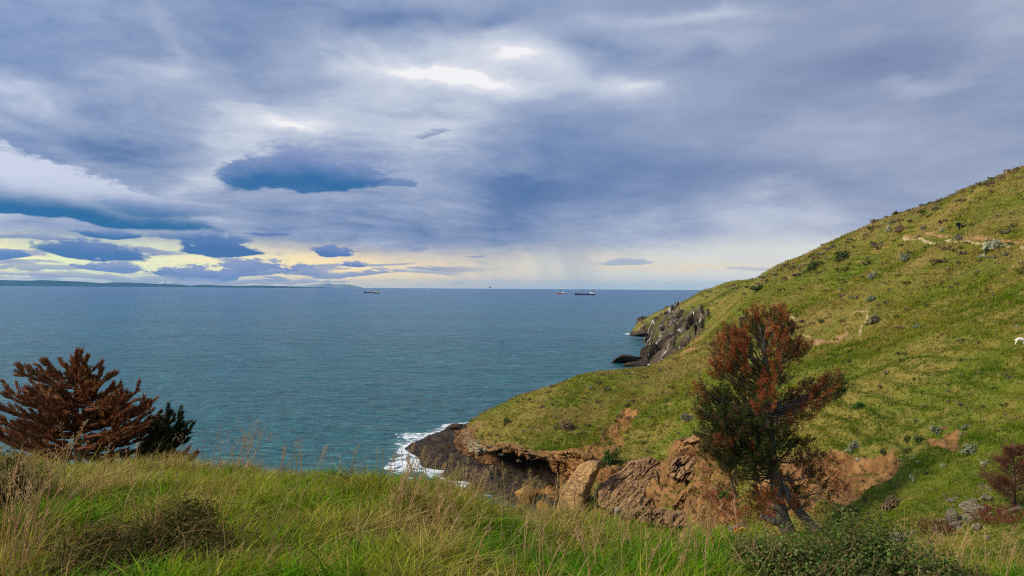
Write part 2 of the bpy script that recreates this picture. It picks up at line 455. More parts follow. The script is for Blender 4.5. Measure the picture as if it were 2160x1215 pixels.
def cells(x, y, z, seed=0):
    """value of the nearest jittered lattice point, and distance to the border of its cell"""
    ix, iy, iz = np.floor(x), np.floor(y), np.floor(z)
    b1 = np.full(x.shape, 9e9); b2 = b1.copy(); val = np.zeros(x.shape)
    for dx in (-1, 0, 1):
        for dy in (-1, 0, 1):
            for dz in (-1, 0, 1):
                cx, cy, cz = ix + dx, iy + dy, iz + dz
                px = cx + .5 + .48 * _hash(cx, cy, cz, seed); py = cy + .5 + .48 * _hash(cx, cy, cz, seed + 1); pz = cz + .5 + .48 * _hash(cx, cy, cz, seed + 2)
                d = (px - x) ** 2 + (py - y) ** 2 + (pz - z) ** 2
                v = _hash(cx, cy, cz, seed + 3); n = d < b1
                b2 = np.where(n, b1, np.minimum(b2, d)); val = np.where(n, v, val); b1 = np.where(n, d, b1)
    return val, np.sqrt(b2) - np.sqrt(b1)

def rock_mesh(size, seed, sub=4, rough=0.28, flat=None):
    """a broken boulder: cube-sphere cut by random planes, then roughened"""
    import bmesh
    bm = bmesh.new(); bmesh.ops.create_icosphere(bm, subdivisions=sub, radius=1.0)
    V = np.array([v.co[:] for v in bm.verts]); F = np.array([[v.index for v in f.verts] for f in bm.faces]); bm.free()
    r = np.random.default_rng(seed)
    for _ in range(13):
        n = r.normal(size=3); n /= np.linalg.norm(n); d = r.uniform(0.42, 0.80)
        q = V @ n; ex = np.maximum(q - d, 0); V = V - ex[:, None] * n * 0.96
    f = fbm(V[:, 0] * 1.7 + seed, V[:, 1] * 1.7, V[:, 2] * 1.7, 5, 0.55, seed=seed)
    f2 = fbm(V[:, 0] * 5 + seed, V[:, 1] * 5, V[:, 2] * 5, 3, 0.6, seed=seed + 5, ridge=True)
    V = V * (1 + rough * 0.45 * f + 0.07 * f2)[:, None] * 1.25
    return V * np.asarray(size, float), F

# ------------------------------------------------------------------ materials
MATS = {}
def material(name, fn, rough=0.9, spec=0.2):
    m = bpy.data.materials.new(name); m.use_nodes = True; m.node_tree.nodes.clear()
    N = Net(m.node_tree)
    b = N.new('ShaderNodeBsdfPrincipled'); o = N.new('ShaderNodeOutputMaterial'); N.l.new(b.outputs[0], o.inputs[0])
    b.inputs['Roughness'].default_value = rough; b.inputs['Specular IOR Level'].default_value = spec
    pos = E(N, N.new('ShaderNodeNewGeometry').outputs['Position'])
    fn(N, b, pos)
    MATS[name] = m
    return m
def bump(N, b, height, strength=0.5, dist=0.1):
    nd = N.new('ShaderNodeBump'); nd.inputs['Strength'].default_value = strength; N.put(nd.inputs['Distance'], dist)
    N.put(nd.inputs['Height'], height); N.l.new(nd.outputs[0], b.inputs['Normal']); return nd
def flat_mat(name, col, rough=0.6, var=0.15, scale=1.0):
    def f(N, b, pos):
        oc = E(N, N.new('ShaderNodeTexCoord').outputs['Object'])
        n = N.noise(oc, scale, 5, 0.6)
        N.put(b.inputs['Base Color'], N.mix(N.mapr(n, 0.3, 0.7), tuple(c * (1 - var) for c in col), tuple(min(1, c * (1 + var)) for c in col)))
    return material(name, f, rough)
def foliage_mat(name, rough=0.75, trans=0.4):
    """leaf colour comes from the point colours of the mesh; a little light passes through"""
    m = bpy.data.materials.new(name); m.use_nodes = True; m.node_tree.nodes.clear(); N = Net(m.node_tree)
    c = N.attr('col', 'Color')
    d = N.new('ShaderNodeBsdfPrincipled'); d.inputs['Roughness'].default_value = rough; d.inputs['Specular IOR Level'].default_value = 0.06
    N.put(d.inputs['Base Color'], c)
    t = N.new('ShaderNodeBsdfTranslucent'); N.put(t.inputs[0], c)
    mx = N.new('ShaderNodeMixShader'); mx.inputs[0].default_value = trans
    N.l.new(d.outputs[0], mx.inputs[1]); N.l.new(t.outputs[0], mx.inputs[2])
    o = N.new('ShaderNodeOutputMaterial'); N.l.new(mx.outputs[0], o.inputs[0])
    MATS[name] = m; return m
M_LEAF = foliage_mat('foliage')

# rock colours are blends of three earths driven by masks kept on the mesh
def rock_fn(c1, c2, c3, sc=0.6, strat=0.0, guano=False, lichen=False, bs=0.8):
    def f(N, b, pos):
        x, y, z = N.sep(pos)
        p = N.comb(x, y, z * (1 + strat))
        n1 = N.noise(p, sc * 0.35, 6, 0.62, 0.3); n2 = N.noise(p, sc * 2.2, 6, 0.65); v = N.noise(N.comb(x * 0.6, y * 0.6, z * 3.0), sc * 1.4, 6, 0.7, 1.2)
        c = N.mix(N.mapr(n1, 0.36, 0.64), c1, c2)
        c = N.mix(N.mapr(n2, 0.52, 0.72) * 0.8, c, c3)
        ck_ = N.math('ABSOLUTE', N.noise(p, sc * 0.9, 3, 0.5, 1.5) - 0.5); c = N.mix(N.mapr(ck_, 0.0, 0.018, 0.5, 0.0), c, tuple(q * 0.3 for q in c1))
        if guano:
            g = N.noise(N.comb(x, y, z * 0.35), 0.16, 6, 0.7, 0.6)
            c = N.mix(N.mapr(g, 0.57, 0.64) * N.attr('guano'), c, (0.62, 0.60, 0.55))
        if lichen:
            g = N.noise(p, 1.8, 6, 0.7)
            c = N.mix(N.mapr(g, 0.40, 0.56) * N.attr('lichen'), c, (0.42, 0.42, 0.28))
        N.put(b.inputs['Base Color'], c)
        bump(N, b, n1 * 0.8 + n2 * 0.6 + v * 0.9 + N.mapr(ck_, 0, 0.04) * 0.3, min(bs * 1.25, 1), 0.7)
    return f
M_CLIFF = material('cliff_rock', rock_fn((0.15, 0.068, 0.030), (0.28, 0.145, 0.058), (0.085, 0.045, 0.028), 0.5, 0.6, lichen=True))
M_ORANGE = material('orange_rock', rock_fn((0.26, 0.112, 0.036), (0.40, 0.205, 0.064), (0.13, 0.058, 0.028), 0.45, 0.3))
M_SHELF = material('shelf_rock', rock_fn((0.030, 0.024, 0.020), (0.085, 0.055, 0.035), (0.12, 0.085, 0.05), 0.9, 0.0))
M_CAPE = material('cape_rock', rock_fn((0.050, 0.042, 0.038), (0.14, 0.115, 0.09), (0.20, 0.165, 0.13), 0.22, 0.2, guano=True))
M_GREY = material('grey_rock', rock_fn((0.27, 0.22, 0.15), (0.44, 0.37, 0.25), (0.34, 0.29, 0.20), 2.0, 0.0))
M_TAN = material('tan_rock', rock_fn((0.25, 0.128, 0.058), (0.40, 0.230, 0.108), (0.17, 0.085, 0.042), 0.5, 0.4))
M_SLAB = material('slab_rock', rock_fn((0.36, 0.19, 0.075), (0.48, 0.28, 0.12), (0.24, 0.12, 0.05), 0.5, 0.2))

# ------------------------------------------------------------------ the hill across the cove
# plan and height of the land read off as (photo px, photo py, forward distance)
CTRL = [
 # ridge against the sky
 (2160, 345, 142), (2000, 410, 168), (1900, 452, 195), (1800, 500, 226), (1700, 543, 268), (1640, 568, 300), (1560, 596, 370), (1490, 613, 450), (1430, 640, 478), (1370, 666, 486),
 # right hand slope
 (2160, 420, 125), (2160, 497, 107), (2160, 600, 84), (2160, 720, 66), (2160, 800, 54), (2160, 900, 45), (2160, 1000, 37), (2160, 1100, 30), (2160, 1190, 25),
 (2030, 500, 116), (2030, 650, 85), (2030, 800, 62), (2030, 950, 46), (2030, 1090, 34), (2030, 1160, 29),
 (1900, 550, 130), (1900, 650, 100), (1900, 750, 80), (1900, 850, 65), (1900, 950, 55), (1900, 1050, 45), (1900, 1130, 35),
 (1770, 600, 155), (1770, 700, 108), (1770, 800, 82), (1770, 900, 68), (1770, 1000, 58), (1770, 1080, 48), (1770, 1130, 38),
 (1640, 600, 205), (1640, 650, 150), (1640, 700, 120), (1640, 800, 92), (1640, 900, 76), (1640, 1000, 65), (1640, 1080, 52), (1640, 1125, 40),
 # head of the spur and its sea side rim
 (1520, 640, 290), (1560, 680, 190), (1520, 710, 183), (1450, 738, 166), (1380, 765, 148), (1310, 776, 138), (1240, 788, 133), (1120, 828, 136), (1040, 862, 142), (985, 895, 144),
 (1520, 800, 112), (1520, 900, 90), (1520, 1000, 78), (1520, 1090, 62), (1450, 800, 124), (1450, 920, 100), (1450, 1000, 90), (1450, 1090, 78),
 (1380, 820, 126), (1360, 900, 109), (1380, 1000, 97), (1380, 1090, 88), (1300, 850, 121), (1300, 920, 110), (1300, 990, 99), (1300, 1080, 93),
 (1240, 850, 124), (1240, 920, 108), (1200, 975, 99), (1180, 900, 112), (1160, 958, 101), (1110, 948, 107), (1110, 890, 119), (1060, 930, 114), (1050, 895, 127), (1010, 918, 128),
 # cape: crag and rocks
 (1480, 655, 345), (1440, 690, 330), (1400, 730, 315), (1360, 762, 302), (1470, 700, 300), (1440, 742, 280), (1350, 690, 480), (1420, 665, 420), (1380, 700, 400),
]
XYZ = [tuple(P(*c)) for c in CTRL]
# land the picture does not show: behind the ridge, beyond the right edge, and the sea bed
XYZ += [(150, 150, 40), (160, 220, 34), (175, 320, 24), (180, 430, 10), (160, 520, 2), (130, 540, -4), (100, 540, -5), (125, 110, 60), (150, 60, 62), (120, 60, 50), (90, 60, 40), (75, 95, 42), (90, 20, 42), (60, 30, 32), (45, 15, 25), (35, 24, 22.5), (60, 5, 36), (150, 0, 60), (210, 150, 46), (230, 400, 10), (25, 15, 21)]
XYZ += [(40, 240, -3), (20, 200, -4), (5, 175, -5), (-5, 165, -5), (45, 290, -4), (58, 330, -4), (72, 400, -4), (80, 470, -4), (86, 520, -5), (30, 215, -3.5), (46, 262, -3), (-10, 150, -2),
        (10, 80, -2), (5, 92, -2), (0, 70, -3), (-8, 110, -3), (12, 60, 2.5), (-20, 90, -6), (14, 46, 10.5)]
XYZ = np.array(XYZ)
def rbf_fit(pts, lam=0.6):
    xy, z = pts[:, :2] / 100.0, pts[:, 2]
    d = np.linalg.norm(xy[:, None] - xy[None], axis=-1)
    K = np.where(d > 0, d * d * np.log(d + 1e-12), 0) + np.eye(len(xy)) * lam * 1e-3
    Pm = np.c_[np.ones(len(xy)), xy]; A = np.block([[K, Pm], [Pm.T, np.zeros((3, 3))]])
    return xy, np.linalg.solve(A, np.r_[z, 0, 0, 0])
_rxy, _rw = rbf_fit(XYZ)
def rbf(x, y):
    sh = np.shape(x); q = np.c_[np.ravel(x), np.ravel(y)] / 100.0; out = np.zeros(len(q)); n = len(_rxy)
    for i in range(0, len(q), 60000):
        d2 = ((q[i:i + 60000, None] - _rxy[None]) ** 2).sum(-1)
        K = 0.5 * d2 * np.log(d2 + 1e-18)
        out[i:i + 60000] = K @ _rw[:n] + _rw[n] + q[i:i + 60000] @ _rw[n + 1:]
    return out.reshape(sh)

def in_poly(px, py, poly):
    """signed pixel distance to a closed outline, positive inside"""
    poly = np.asarray(poly, float); x = np.ravel(px); y = np.ravel(py)
    ins = np.zeros(len(x), bool); dm = np.full(len(x), 1e9)
    for (x0, y0), (x1, y1) in zip(poly, np.roll(poly, -1, 0)):
        c = ((y0 > y) != (y1 > y)); 
        with np.errstate(divide='ignore', invalid='ignore'):
            ins ^= c & (x < (x1 - x0) * (y - y0) / (y1 - y0 + 1e-12) + x0)
        dx, dy = x1 - x0, y1 - y0; t = np.clip(((x - x0) * dx + (y - y0) * dy) / (dx * dx + dy * dy + 1e-9), 0, 1)
        dm = np.minimum(dm, np.hypot(x - x0 - t * dx, y - y0 - t * dy))
    return np.where(ins, dm, -dm).reshape(np.shape(px))
def to_line(px, py, line):
    line = np.asarray(line, float); x = np.ravel(px); y = np.ravel(py); dm = np.full(len(x), 1e9)
    for (x0, y0), (x1, y1) in zip(line[:-1], line[1:]):
        dx, dy = x1 - x0, y1 - y0; t = np.clip(((x - x0) * dx + (y - y0) * dy) / (dx * dx + dy * dy + 1e-9), 0, 1)
        dm = np.minimum(dm, np.hypot(x - x0 - t * dx, y - y0 - t * dy))
    return dm.reshape(np.shape(px))

# bare earth and rock on the slope (outlines as seen from the viewpoint, stored on the ground itself)
SCARS = [
 ([(1118, 950), (1150, 938), (1200, 938), (1245, 922), (1268, 950), (1240, 1000), (1200, 985), (1160, 964)], 0.3, 0.9),  # outline, depth m, orange 0..1
 ([(1235, 985), (1262, 955), (1240, 930), (1285, 905), (1310, 878), (1330, 852), (1362, 858), (1348, 890), (1322, 930), (1290, 968), (1262, 995), (1225, 1010)], 0.9, 0.75),
 ([(1395, 985), (1430, 940), (1482, 918), (1530, 925), (1545, 1000), (1560, 1110), (1470, 1110), (1420, 1100), (1330, 1095), (1250, 1085), (1255, 1020), (1290, 975), (1330, 985)], 0.7, 0.4),
 ([(1690, 960), (1760, 955), (1800, 962), (1850, 955), (1900, 950), (1890, 985), (1860, 1020), (1820, 1050), (1790, 1068), (1740, 1060), (1690, 1100), (1600, 1115), (1590, 1000)], 1.2, 0.45),
 ([(1950, 925), (1990, 902), (2025, 912), (2018, 935), (1985, 945), (1950, 942)], 0.5, 0.55),
]
THIN = [   # narrow bare lines, width px, tint (0 orange .. 1 cream)
 ([(1905, 497), (1940, 502), (1970, 505), (2000, 500), (2040, 500), (2080, 499), (2110, 500), (2165, 502)], 2.4, 1.0),
 ([(1905, 494), (1960, 490), (2040, 492), (2100, 490), (2165, 493)], 3.0, 0.25),
 ([(1832, 650), (1828, 664), (1818, 678), (1814, 692), (1800, 712), (1782, 728)], 2.6, 0.75), ([(1816, 700), (1796, 706)], 2.0, .6),
 ([(1792, 657), (1812, 650), (1832, 649)], 2.2, 0.7),
 ([(1658, 657), (1672, 660), (1682, 668)], 3.2, 0.75), ([(1757, 622), (1770, 624)], 2.5, 0.7),
 ([(1690, 700), (1710, 705)], 2.5, 0.55), ([(1720, 712), (1760, 708), (1790, 690)], 6.0, 0.3),
 ([(1990, 935), (2010, 955), (2035, 975)], 1.2, 0.7),
 ([(1470, 720), (1440, 745)], 5.0, 0.2),
]
LIP = [(962, 896), (985, 912), (1003, 934), (1030, 944), (1060, 938), (1085, 938), (1110, 950), (1140, 958), (1165, 962), (1190, 968), (1215, 985), (1245, 1000)]  # edge of the cliff over the cave

def build_hill():
    NA, NR = 1150, 860
    az = np.radians(np.linspace(-14, 52, NA)); R = np.exp(np.linspace(np.log(21), np.log(640), NR))
    A, RR = np.meshgrid(az, R)
    x, y = RR * np.sin(A), RR * np.cos(A)
    z = rbf(x, y)
    px, py = proj(x, y, z)
    # gullies and lumps
    amp = sstep(20, 60, RR)
    z = z + amp * (2.2 * fbm(x / 30, y / 30, octv=3, seed=3) * sstep(50, 120, RR) + 0.8 * fbm(x / 9, y / 9, octv=4, seed=4) + 0.22 * fbm(x / 2.2, y / 2.2, octv=4, gain=0.55, seed=5))
    z = z + sstep(60, 110, RR) * (0.9 * fbm(x / 55 + 3, y / 13, octv=3, seed=6) + 0.35 * fbm(x / 20, y / 5, octv=3, seed=7)) * sstep(1380, 1560, px)
    # sheep tracks along the contour
    zt = z * 1.0 + 0.8 * fbm(x / 7, y / 7, octv=3, seed=9)
    z = z + 0.17 * np.sin(zt * 2 * np.pi / 1.1) * sstep(1500, 1750, px) * sstep(30, 60, RR) * sstep(-.3, .3, fbm(x / 20, y / 20, octv=2, seed=10))
    earth = np.zeros_like(z); orange = np.zeros_like(z); cream = np.zeros_like(z); dep = np.zeros_like(z)
    jx = 34 * fbm(x / 7, y / 7, octv=5, gain=.6, seed=21); jy = 22 * fbm(x / 7, y / 7, octv=5, gain=.6, seed=22)
    for poly, d, o in SCARS:
        s = in_poly(px + jx, py + jy, poly)
        m = sstep(-3, 3, s); earth = np.maximum(earth, m); orange = np.maximum(orange, m * o); dep = np.maximum(dep, d * sstep(-2, 9, s))
    for poly in ([(1345, 1015), (1400, 1000), (1455, 1005), (1490, 1045), (1450, 1085), (1390, 1090), (1340, 1065)], [(1255, 1000), (1300, 975), (1330, 1000), (1300, 1030), (1262, 1030)], [(1500, 960), (1560, 950), (1570, 1060), (1510, 1050)]):
        earth = earth * (1 - 0.32 * sstep(-6, 10, in_poly(px + jx, py + jy, poly)))
    for ln, w, c in THIN:
        d = to_line(px + jx * 0.15, py + jy * 0.07, ln); m = 1 - sstep(w * 0.5, w * 1.3, d)
        earth = np.maximum(earth, m); cream = np.maximum(cream, m * c); orange = np.maximum(orange, m * (1 - c))
    ridged = fbm(x / 6, y / 6, z / 3, octv=5, gain=0.6, seed=31, ridge=True)
    rk = fbm(x / 2.5, y / 2.5, z / 2.0, octv=4, gain=0.6, seed=33, ridge=True)
    z = z - dep + earth * sstep(0.25, 0.6, dep) * (0.8 * ridged + 0.35 * rk)
    # the broken rock face between the slab and the pine: tilted blocks with cracks
    rp = in_poly(px + jx * .7, py + jy * .7, [(1290, 985), (1345, 975), (1395, 965), (1430, 930), (1482, 908), (1535, 925), (1550, 1000), (1560, 1112), (1470, 1115), (1420, 1108), (1330, 1105), (1245, 1098), (1250, 1020)])
    k = rp > -6; xx, yy, zz = x[k], y[k], z[k]
    wx_ = xx + 1.6 * fbm(xx / 4, yy / 4, octv=3, seed=35); wy_ = yy + 1.6 * fbm(xx / 4, yy / 4, octv=3, seed=36); wz_ = zz + .4 * xx
    v1, e1 = cells((wx_ + .5 * wy_) / 6.5, (wy_ - .5 * wx_) / 8.0, wz_ / 4.4, 71); v2, e2 = cells(wx_ / 1.7, wy_ / 2.6, wz_ / 1.5, 81)
    m = sstep(-4, 10, rp[k])
    st_ = zz * .9 + .35 * xx + .5 * fbm(xx / 5, yy / 5, octv=4, seed=37); st_ = np.abs(st_ - np.round(st_)) * 2
    z[k] += m * (0.7 * v1 + 0.15 * v2 + 1.0 * fbm(wx_ / 7, wy_ / 9, wz_ / 5, octv=5, gain=.55, seed=38, ridge=True) + .35 * st_ - 0.6 * (1 - sstep(0, .10, e1)) - 0.15 * (1 - sstep(0, .12, e2)))
    rock_v = np.zeros_like(z); rock_v[k] = m * (0.5 + 0.5 * v1)
    # rock: lowest shore, the crag on the cape, the spur tip
    crag_poly = [(1300, 775), (1330, 740), (1345, 700), (1352, 682), (1385, 668), (1425, 655), (1470, 652), (1490, 668), (1482, 690), (1500, 705), (1470, 730), (1420, 760), (1370, 785), (1300, 790)]
    crag = sstep(-4, 4, in_poly(px + jx * 0.6, py + jy * 0.5, crag_poly)) * sstep(240, 270, RR)
    shore = (1 - sstep(1.5, 4.5, z + 1.5 * fbm(x / 8, y / 8, octv=3, seed=8))) * sstep(100, 130, RR)
    cape = np.maximum(crag, shore * sstep(200, 240, RR))
    kc = crag > .02; cv_, ce_ = cells(x[kc] / 9 + .8 * fbm(x[kc] / 8, y[kc] / 8, octv=3, seed=43), y[kc] / 16, z[kc] / 6, 91); z[kc] += crag[kc] * (2.6 * cv_ - 1.6 * (1 - sstep(0, .15, ce_)))
    z = z + crag * (4.0 * fbm(x / 30, y / 45, z / 14, octv=6, gain=0.66, seed=41, ridge=True) + 0.5)
    tip = sstep(1085, 1000, px) * sstep(150, 135, py - 800) * sstep(860, 900, py) * sstep(90, 120, RR) * (RR < 175)
    tip = np.clip(tip * (0.5 + 1.1 * fbm(x / 5, y / 5, octv=3, seed=51)), 0, 1)
    lipd = to_line(px, py, LIP)
    edge = (1 - sstep(4, 26, lipd + 12 * fbm(x / 4, y / 4, octv=3, seed=52))) * (RR > 85)
    earth = np.maximum(earth, np.maximum(tip * 0.8, edge * 0.8)); orange = np.maximum(orange, tip * 0.15)
    # cut the land away on the sea side of the cliff edge: the cliff mesh closes it
    lp = np.array(LIP, float)
    below = (px > 800) & (px < lp[-1, 0]) & (RR > 80) & (RR < 165) & (py > np.interp(px, lp[:, 0], lp[:, 1], left=893))
    below |= (px < 985) & (RR > 80) & (RR < 170) & (py > 896)
    cut = below
    keep = ~(cut[:-1, :-1] | cut[1:, :-1] | cut[:-1, 1:] | cut[1:, 1:])
    keep &= ~((z[:-1, :-1] < -3) & (z[1:, 1:] < -3))
    V = np.stack([x, y, z], -1).reshape(-1, 3)
    def f(N, b, pos):
        px_, py_, pz_ = N.sep(pos)
        n1 = N.noise(pos, 0.05, 5, 0.6); n2 = N.noise(pos, 0.35, 5, 0.62); n3 = N.noise(N.comb(px_, py_, pz_ * 2.5), 1.6, 5, 0.7)
        g = N.mix(N.mapr(n1 * 0.6 + n2 * 0.4, 0.42, 0.58), (0.095, 0.120, 0.010), (0.200, 0.150, 0.036))
        g = N.mix(N.mapr(n3, 0.50, 0.72) * 0.7, g, (0.21, 0.17, 0.055))
        g = N.mix(N.mapr(n3, 0.46, 0.30) * 0.7, g, (0.045, 0.055, 0.012))
        ns = N.noise(pos, 0.5, 6, 0.65); nf = N.noise(pos, 2.5, 5, 0.7)
        o = N.mix(N.mapr(ns, 0.35, 0.65), (0.22, 0.092, 0.032), (0.38, 0.185, 0.060))
        o = N.mix(N.mapr(nf, 0.5, 0.75) * 0.7, o, (0.12, 0.055, 0.028))
        br = N.mix(N.mapr(ns, 0.4, 0.62), (0.12, 0.062, 0.030), (0.28, 0.155, 0.070))
        br = N.mix(N.mapr(nf, 0.52, 0.7) * 0.6, br, (0.17, 0.15, 0.055))
        ea = N.mix(N.attr('orange') * 1.15, br, o); ea = N.scale(ea, 0.85); ea = N.mix(N.attr('cream'), ea, (0.40, 0.32, 0.17))
        em = N.mapr(N.attr('earth') + (nf - 0.5) * 1.3 + (ns - 0.5) * 1.3, 0.40, 0.62)
        c = N.mix(em, g, ea)
        ck = N.mix(N.mapr(N.noise(pos, 0.1, 6, 0.66), 0.4, 0.62), (0.034, 0.026, 0.020), (0.130, 0.092, 0.060))
        ck = N.mix(N.mapr(N.noise(N.comb(px_, py_, pz_ * 0.4), 0.10, 7, 0.75, 1.4), 0.555, 0.63) * 0.85, ck, (0.56, 0.54, 0.50))
        ck = N.mix(N.mapr(N.noise(pos, 0.07, 4, 0.6), 0.52, 0.62) * 0.85, ck, (0.13, 0.13, 0.025))
        c = N.mix(N.mapr(N.attr('cape') + (ns - 0.5) * 0.4, 0.4, 0.6), c, ck)
        N.put(b.inputs['Base Color'], c)
        bp = bump(N, b, n3 * 0.6 + nf * 0.4 + ns * 0.6, 0.7, 0.35); N.put(bp.inputs['Distance'], N.attr('cape') * 2.5 + 0.35)
    m = material('hill_ground', f, 0.95, 0.1)
    o = mesh_np('hillside', V, grid_faces(NR, NA, keep), m, None, dict(earth=earth.ravel(), orange=orange.ravel(), cream=cream.ravel(), cape=cape.ravel()), True, 'structure')
    return dict(az=az, R=R, x=x, y=y, z=z, earth=earth, cape=cape, cut=cut, px=px, py=py)
HILL = build_hill()
def hill_z(x, y):
    """height of the finished hill (nearest grid point)"""
    a = np.arctan2(x, y); r = np.hypot(x, y)
    i = np.clip(np.round((np.log(r) - math.log(21)) / (math.log(640) - math.log(21)) * (len(HILL['R']) - 1)).astype(int), 0, len(HILL['R']) - 1)
    j = np.clip(np.round((a - HILL['az'][0]) / (HILL['az'][-1] - HILL['az'][0]) * (len(HILL['az']) - 1)).astype(int), 0, len(HILL['az']) - 1)
    return HILL['z'][i, j]
_VIS = None
def hill_at(px, py):
    """first point of the hill met by the line of sight through a photo pixel"""
    rx, rz = ray(px, py)
    D = np.exp(np.linspace(math.log(22), math.log(560), 2500))
    hz = hill_z(rx * D, D); s = H + rz * D - hz
    k = np.argmax(s < 0)
    if not (s < 0).any(): k = np.argmin(s)
    d = D[k]; return np.array([rx * d, d, hill_z(np.array(rx * d), np.array(d))])

# ------------------------------------------------------------------ sea
def shelf_poly():
    out = [(858, 938), (868, 948), (878, 962), (892, 978), (915, 984), (950, 986), (932, 1000), (948, 1010), (985, 1016), (1000, 1030), (1040, 1045), (1100, 1062), (1200, 1085), (1290, 1090), (1330, 1040), (1330, 985), (1200, 950), (1120, 925), (1040, 900), (985, 893), (965, 896), (940, 905), (905, 918), (880, 928)]
    q = []
    for a, b in out:
        rx, rz = ray(a, b); D = (0.4 - H) / rz; q.append((rx * D, D))
    return np.array(q)
SHELF = shelf_poly()
def build_sea():
    az = np.radians(np.concatenate([np.linspace(-180, -44, 60)[:-1], np.linspace(-44, 44, 900), np.linspace(44, 180, 60)[1:]]))
    R = np.exp(np.concatenate([np.linspace(np.log(30), np.log(700), 700)[:-1], np.linspace(np.log(700), np.log(26000), 60)]))
    A, RR = np.meshgrid(az, R); x, y = RR * np.sin(A), RR * np.cos(A)
    near = (1 - sstep(350, 690, RR))
    z = near * (0.22 * fbm(x / 9 + y / 30, y / 5.5, octv=4, gain=0.55, seed=61) + 0.10 * fbm(x / 3, y / 2.2, octv=3, seed=62))
    # white water round the rocks
    foam = np.zeros_like(x)
    msk = (RR < 620)
    xs, ys = x[msk], y[msk]
    d = -in_poly(xs, ys, SHELF)
    d = d + 2.4 * fbm(xs / 6, ys / 6, octv=4, seed=63)
    fx = 0.86 * sstep(7.0, 0.0, d) * sstep(100, 112, ys)
    tail = np.hypot((xs + 17) / 13, (ys - 147) / 8); fx = np.maximum(fx, 0.74 * sstep(1.2, 0.1, tail + 0.5 * fbm(xs / 4, ys / 4, octv=3, seed=66)))
    tail = np.hypot((xs + 17.5) / 5, (ys - 124) / 10); fx = np.maximum(fx, 0.85 * sstep(1.15, 0.1, tail + 0.5 * fbm(xs / 4, ys / 4, octv=3, seed=67)))
    hz = rbf(xs, ys)
    fx = np.maximum(fx, 0.85 * sstep(-5.0, -0.4, hz + 1.2 * fbm(xs / 9, ys / 9, octv=3, seed=64)) * (ys > 200) * (hz < 1.5))
    foam[msk] = fx
    V = np.stack([x, y, z], -1).reshape(-1, 3)
    def f(N, b, pos):
        X, Y, Z = N.sep(pos)
        dist = N.math('SQRT', X * X + Y * Y)
        # wind patches and swell
        pt = N.noise(N.comb(X * 0.004, Y * 0.009, 0), 1.0, 4, 0.55)
        sw = N.noise(N.comb(X * 0.045 + Y * 0.012, Y * 0.11, 0), 1.0, 3, 0.5)
        w1 = N.noise(N.comb(X * 0.26 + Y * 0.06, Y * 0.60, 0), 1.0, 5, 0.66)
        w2 = N.noise(N.comb(X * 0.7, Y * 1.3, 0), 1.0, 4, 0.6)
        big = N.noise(N.comb(X * 0.02, Y * 0.055, 4), 1.0, 4, 0.6)
        far = N.mapr(N.math('LOGARITHM', dist, 10), 2.05, 3.6, smooth=False)
        c = N.ramp(far, [(0, (0.010, 0.085, 0.088)), (0.35, (0.013, 0.088, 0.112)), (0.7, (0.010, 0.092, 0.165)), (1, (0.010, 0.076, 0.170))])
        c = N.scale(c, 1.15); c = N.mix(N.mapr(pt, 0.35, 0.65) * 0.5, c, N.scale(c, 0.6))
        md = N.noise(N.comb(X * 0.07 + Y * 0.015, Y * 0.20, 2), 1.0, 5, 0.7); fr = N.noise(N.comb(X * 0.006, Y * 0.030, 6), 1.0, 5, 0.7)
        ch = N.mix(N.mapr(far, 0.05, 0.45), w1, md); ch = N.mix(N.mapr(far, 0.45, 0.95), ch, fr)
        c = N.mix(N.mapr(ch, 0.50, 0.64) * 0.85, c, N.mix(0.3, N.scale(c, 2.1), (0.10, 0.17, 0.20))); c = N.mix(N.mapr(ch, 0.49, 0.36) * 0.9, c, N.scale(c, 0.4))  # pale crests and dark troughs: wave light and shade put into the colour
        fo = N.attr('foam')
        fm = N.noise(N.comb(X * 0.35, Y * 0.55, 0), 1.0, 6, 0.72, 0.8)
        fv = N.voro(N.comb(X * 0.5 + w1 * 2, Y * 0.8 + w2, 0), 1.0, 'DISTANCE_TO_EDGE')
        fmask = N.mapr(fo + (fm - 0.5) * 1.9 - N.mapr(fv, 0.0, 0.5) * 0.35, 0.44, 0.72)
        # a few white horses
        wh = N.noise(N.comb(X * 0.05, Y * 0.12, 9), 1.0, 5, 0.75)
        whm = N.mapr(wh, 0.745, 0.775) * N.mapr(dist, 150, 300) * 0.6
        fmask = N.math('MAXIMUM', fmask, whm)
        c = N.mix(fmask, c, (0.72, 0.76, 0.78))
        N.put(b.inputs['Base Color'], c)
        N.put(b.inputs['Roughness'], fmask * 0.4 + 0.24)
        b.inputs['IOR'].default_value = 1.33; b.inputs['Specular IOR Level'].default_value = 0.34
        hb = sw * 1.2 + w1 * 0.9 + w2 * 0.16 + big * 1.6 + md * 1.6 + fr * 5.0
        st = N.ramp(far, [(0, 1.0), (0.5, 0.95), (1, 0.7)])
        bp = bump(N, b, hb, 0.8, 1.3); N.put(bp.inputs['Strength'], st * 0.9)
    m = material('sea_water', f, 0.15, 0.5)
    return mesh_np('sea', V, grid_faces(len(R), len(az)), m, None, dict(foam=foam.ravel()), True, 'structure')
build_sea()

